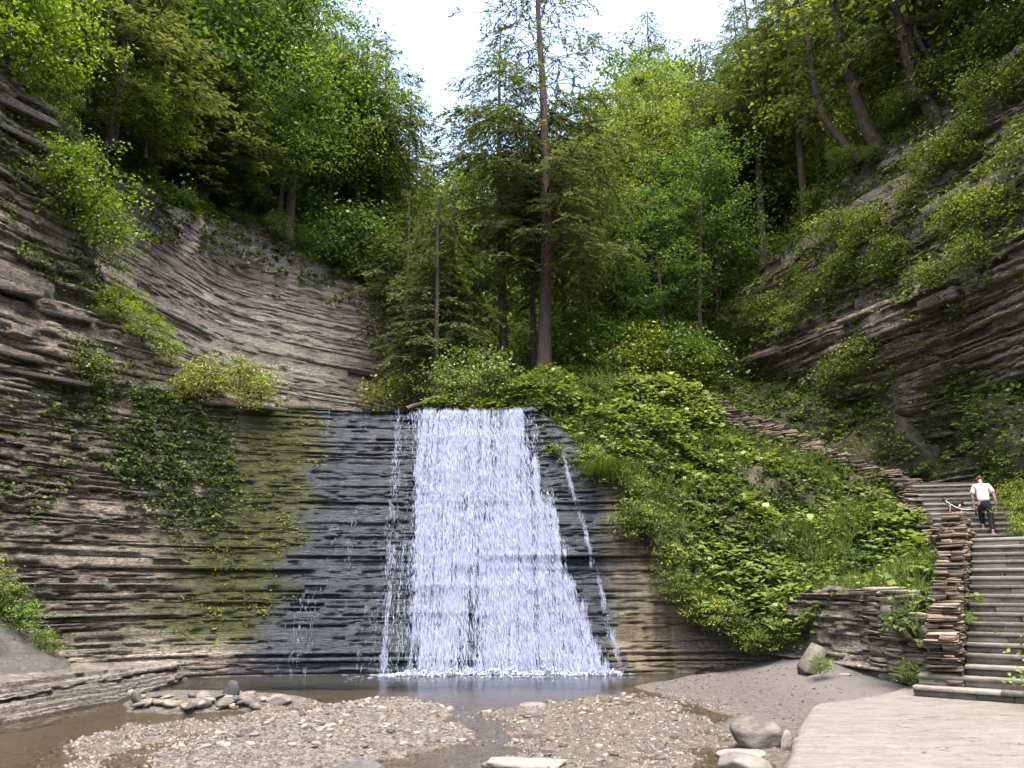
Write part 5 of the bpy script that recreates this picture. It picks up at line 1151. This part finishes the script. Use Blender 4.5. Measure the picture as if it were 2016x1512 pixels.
# grass and dry stalks on the bank
def grass(bf, P, rg, h, per, lean=(0, -.4, 0)):
    n = len(P) * per; B = np.repeat(P, per, 0) + rg.normal(0, .07, (n, 3)) * (1, 1, .2); d = np.column_stack((rg.normal(0, .35, n), rg.normal(0, .35, n), np.ones(n))) + np.array(lean); l = h * rg.uniform(.5, 1.2, n)
    bf.leaves(B + d * l[:, None] * .45, d, rnd_unit(rg, n) + np.array((0, -1, .3)), l, .012 + .01 * rg.random(n), np.clip(rg.normal(.5, .2, n), 0, 1), .05)
bf = Buf(); P, N = scatter(mound.V, 5200, rgc, lambda P: sstep(-.15, .35, fbm(P[:, 0] * .6, P[:, 1] * .6, P[:, 2] * .6, 61) + .35 * sstep(8, 11, P[:, 0]))); grass(bf, P + np.array((0, -.1, .1)), rgc, .5, 7)
link('bank_grass', bf.mesh('bank_grass', M['grass']), None, 'long pale grass among the ground cover of the bank', 'grass', kind='stuff')
bf = Buf(); p = at(1198, 935, 23.45); P = p + rgc.normal(0, 1, (90, 3)) * (.32, .12, .12); grass(bf, P, rgc, .55, 9, (0, -.7, -.2))
link('grass_tuft', bf.mesh('grass_tuft', M['grass']), None, 'drooping tuft of grass above the bare rock beside the falls', 'grass')
# ------------------------------------------------------------------ person and dog on the middle flight
def skinmesh(name, joints, edges, mat, parent, sub=2, root=0):
    me = bpy.data.meshes.new(name); me.from_pydata([j[:3] for j in joints], edges, []); me.materials.append(mat)
    o = link(name, me, parent); md = o.modifiers.new('Skin', 'SKIN'); md.use_smooth_shade = True
    for i, j in enumerate(joints):
        sv_ = me.skin_vertices[0].data[i]; r_ = j[3]; sv_.radius = r_ if isinstance(r_, tuple) else (r_, r_); sv_.use_root = i == root
    s_ = o.modifiers.new('Subdivision', 'SUBSURF'); s_.levels = sub; s_.render_levels = sub
    return o
def chain(*idx): return list(zip(idx[:-1], idx[1:]))
def flatmat(name, c, rough=.85): return mat_simple(name, tuple(k * .75 for k in c), tuple(min(1, k * 1.2) for k in c), (14, 14, 14), rough, .25, .01, obj=True, tint=0)
M['skin'] = flatmat('skin', (.44, .26, .19), .6); M['shirt'] = flatmat('white_shirt', (.46, .44, .43)); M['trous'] = flatmat('navy_cloth', (.008, .008, .016)); M['hair'] = flatmat('brown_hair', (.07, .028, .016), .6)
M['shoe'] = flatmat('brown_shoe', (.26, .14, .085)); M['sole'] = flatmat('pale_sole', (.5, .45, .4)); M['strap'] = flatmat('white_strap', (.7, .68, .66)); M['black'] = flatmat('black_plastic', (.012, .012, .012), .5)
M['furk'] = flatmat('black_fur', (.028, .026, .03)); M['furt'] = flatmat('tan_fur', (.42, .27, .16))
kf = 2                                               # rear foot stands on step 3, front foot on step 5
zr = ZL1 + kf * RISE; sp0 = up_step(kf)
px, py = (sp0 + P2 * 1.22 + D2 * .12)
per = empty('person', (px, py, zr), 'person in white t-shirt and dark navy trousers climbing the steps, seen from behind', 'person')
r2 = RISE; YAW = -.5
# local frame: x right, y away from the camera, z up from the rear tread
HP = (0, .16, .86)
J = [(*HP, (.13, .10)), (0, .20, 1.02, (.12, .095)), (0, .27, 1.22, (.155, .105)), (0, .33, 1.37, (.11, .075)), (0, .37, 1.43, .052), (0, .42, 1.50, .055), (0, .455, 1.575, (.072, .088)), (0, .47, 1.635, (.062, .072)),
     (-.19, .30, 1.35, .062), (-.255, .28, 1.10, .044), (-.245, .33, .88, .034), (-.245, .36, .80, (.026, .036)),
     (.19, .30, 1.35, .062), (.27, .25, 1.11, .044), (.29, .27, .90, .034), (.29, .30, .82, (.026, .036)),
     (-.095, .17, .80, .095), (-.10, .42, .52, .066), (-.10, .40, .40, .056), (-.10, .38, .40, .042), (-.10, .38, r2 + .07, .04),
     (.095, .15, .80, .095), (.11, .13, .45, .066), (.10, .06, .26, .052), (.10, -.02, .07, .038)]
E = chain(0, 1, 2, 3, 4, 5, 6, 7) + chain(3, 8, 9, 10, 11) + chain(3, 12, 13, 14, 15) + chain(0, 16, 17, 18, 20) + chain(0, 21, 22, 23, 24)
J[19] = J[18]; E = [e for e in E]
# fingers: five chains from each palm
def fingers(pi, sx):
    p = np.array(J[pi][:3])
    for f in range(4):
        b0 = len(J); ln = (.072, .08, .076, .06)[f]; y0 = .028 - .018 * f
        J.append((p[0] + sx * .004, p[1] + y0, p[2] - .045, .0095)); J.append((p[0] + sx * .014, p[1] + y0 + .006, p[2] - .045 - ln * .5, .0085)); J.append((p[0] - sx * .006, p[1] + y0 + .012, p[2] - .045 - ln * .85, .0075))
        E.append((pi, b0)); E.extend(chain(b0, b0 + 1, b0 + 2))
    b0 = len(J); J.append((p[0] - sx * .012, p[1] + .042, p[2] - .005, .011)); J.append((p[0] - sx * .014, p[1] + .06, p[2] - .045, .009)); E.append((pi, b0)); E.append((b0, b0 + 1))
fingers(11, -1); fingers(15, 1)
J.pop(19)
fix = lambda i: i - 1 if i > 19 else i
E = [(fix(a), fix(c)) for a, c in E]
body = skinmesh('body', J, E, M['skin'], per)
SJ = [(0, .165, .86, (.172, .135)), (0, .20, 1.02, (.172, .13)), (0, .25, 1.18, (.18, .13)), (0, .31, 1.33, (.15, .105)), (0, .355, 1.415, (.075, .065)), (-.17, .31, 1.36, .088), (-.225, .29, 1.22, .085), (-.248, .285, 1.12, .08), (.17, .31, 1.36, .088), (.235, .275, 1.22, .085), (.262, .255, 1.13, .08)]
skinmesh('shirt', SJ, chain(0, 1, 2, 3, 4) + chain(3, 5, 6, 7) + chain(3, 8, 9, 10), M['shirt'], per)
TJ = [(0, .17, .99, (.145, .112)), (0, .155, .86, (.162, .135)), (-.088, .17, .79, .112), (-.10, .41, .52, .084), (-.10, .395, .38, .066), (-.10, .385, r2 + .10, .054), (.088, .15, .79, .112), (.11, .135, .45, .084), (.102, .06, .26, .064), (.10, -.01, .10, .054)]
skinmesh('trousers', TJ, chain(0, 1, 2, 3, 4, 5) + chain(1, 6, 7, 8, 9), M['trous'], per, root=1)
for sx, fy, fz, tip in ((-.10, .38, r2, 0), (.10, -.02, 0, 1)):
    so = skinmesh('shoe', [(sx, fy - .05, fz + .045, (.038, .04)), (sx, fy + .05, fz + .046, (.04, .042)), (sx, fy + .15, fz + .035, (.045, .03)), (sx, fy + .20, fz + .03, (.035, .024)), (sx, fy - .01, fz + .10, (.042, .042))], chain(0, 1, 2, 3) + [(1, 4)], M['shoe'], per)
    V, Q, T = stone(.088, .29, .022, np.random.default_rng(1), .001, .008); V = V + np.array((sx, fy + .075, fz + .0)); link('sole', fixn(mesh_np('sole', V, [Q, T], M['sole'])), so)
skinmesh('hair', [(0, .44, 1.535, (.070, .062)), (0, .445, 1.60, (.084, .088)), (0, .455, 1.655, (.074, .076)), (0, .47, 1.69, (.04, .04))], chain(0, 1, 2, 3), M['hair'], per)
for sx in (-1, 1): skinmesh('ear', [(sx * .078, .47, 1.575, .012), (sx * .084, .465, 1.60, .016), (sx * .08, .46, 1.62, .010)], chain(0, 1, 2), M['skin'], per)
skinmesh('nose', [(0, .545, 1.585, .012), (0, .56, 1.562, .015)], [(0, 1)], M['skin'], per, 1)
for sx in (-1, 1): skinmesh('eye', [(sx * .03, .533, 1.592, .010), (sx * .034, .535, 1.592, .009)], [(0, 1)], M['black'], per, 1)
skinmesh('mouth', [(-.02, .535, 1.535, .006), (.02, .535, 1.535, .006)], [(0, 1)], flatmat('lip', (.35, .14, .12)), per, 1)
per.scale = (1.0, 1.0, 1.0); per.rotation_euler = (0, 0, YAW)
# dog
kd = 6; zd = ZL1 + kd * RISE
dl = up_step(kd) + P2 * .82; dp = dl
dog = empty('dog', (dp[0], dl[1] + .16, zd), 'small black and tan dog on a white leash standing across the steps', 'dog')
D_ = [(.19, 0, .275, (.06, .075)), (.06, 0, .27, (.062, .078)), (-.10, 0, .275, (.07, .09)), (-.20, 0, .315, (.055, .065)), (-.26, 0, .385, (.048, .05)), (-.325, 0, .40, (.04, .042)), (-.385, 0, .385, (.024, .024)), (-.415, 0, .38, (.016, .016)),
      (.27, .0, .32, .022), (.315, 0, .37, .014), (.345, 0, .43, .008)]
De = chain(0, 1, 2, 3, 4, 5, 6, 7) + chain(0, 8, 9, 10)
skinmesh('body', D_, De, M['furk'], dog)
for sx in (-.035, .035):
    skinmesh('ear', [(-.30, sx, .43, .018), (-.295, sx * 1.25, .465, .013), (-.29, sx * 1.35, .49, .005)], chain(0, 1, 2), M['furk'], dog, 1)
for y_ in (-.05, .05):
    dx = .02 if y_ > 0 else -.03
    skinmesh('front_leg', [(-.14, y_, .24, .034), (-.13 + dx, y_, .15, .022), (-.145 + dx, y_, .075, .017), (-.14 + dx, y_, .018, .018), (-.17 + dx, y_, .014, .016)], chain(0, 1, 2, 3, 4), M['furt'], dog)
    skinmesh('hind_leg', [(.17, y_, .26, .045), (.13 + dx, y_, .17, .034), (.205 + dx, y_, .10, .019), (.185 + dx, y_, .02, .017), (.155 + dx, y_, .014, .016)], chain(0, 1, 2, 3, 4), M['furt'], dog)
skinmesh('muzzle', [(-.36, -.012, .365, .020), (-.40, -.008, .365, .014)], [(0, 1)], M['furt'], dog, 1)
skinmesh('chest_patch', [(-.19, -.01, .27, .045), (-.15, -.01, .215, .04)], [(0, 1)], M['furt'], dog, 1)
skinmesh('nose', [(-.425, 0, .39, .010), (-.432, 0, .388, .008)], [(0, 1)], M['black'], dog, 1)
for y_ in (-.033, .033): skinmesh('eye', [(-.35, y_, .415, .006), (-.354, y_, .415, .006)], [(0, 1)], M['black'], dog, 1)
# leash from the hand to the collar
cy_, sy_ = math.cos(YAW), math.sin(YAW); hand = np.array((px - .25 * cy_ - .36 * sy_, py - .25 * sy_ + .36 * cy_, zr + .735)); nk = np.array((dp[0] - .235, dl[1] + .115, zd + .335))
f_ = np.linspace(0, 1, 14)[:, None]; Pl = hand + (nk - hand) * f_ + np.array((0, 0, -.10)) * np.sin(np.pi * f_)
le = empty('leash', tuple(hand), 'white leash stretched from the hand to the dog', 'leash')
bfl = Buf(); bfl.tube(Pl - hand, .011, 6); link('strap', bfl.mesh('strap', M['strap'], True), le)
V, Q, T = stone(.045, .035, .12, np.random.default_rng(2), .002, .012); link('handle', fixn(mesh_np('handle', V + np.array((.03, .0, -.16)), [Q, T], M['black'])), le)
bfl = Buf(); a = np.linspace(0, 2 * np.pi, 13); bfl.tube(np.column_stack((np.full(13, 0) + .014 * np.cos(a), .062 * np.cos(a), .07 * np.sin(a))) + (nk - hand) + np.array((0, .05, 0)), .009, 5); link('collar', bfl.mesh('collar', M['strap'], True), le)
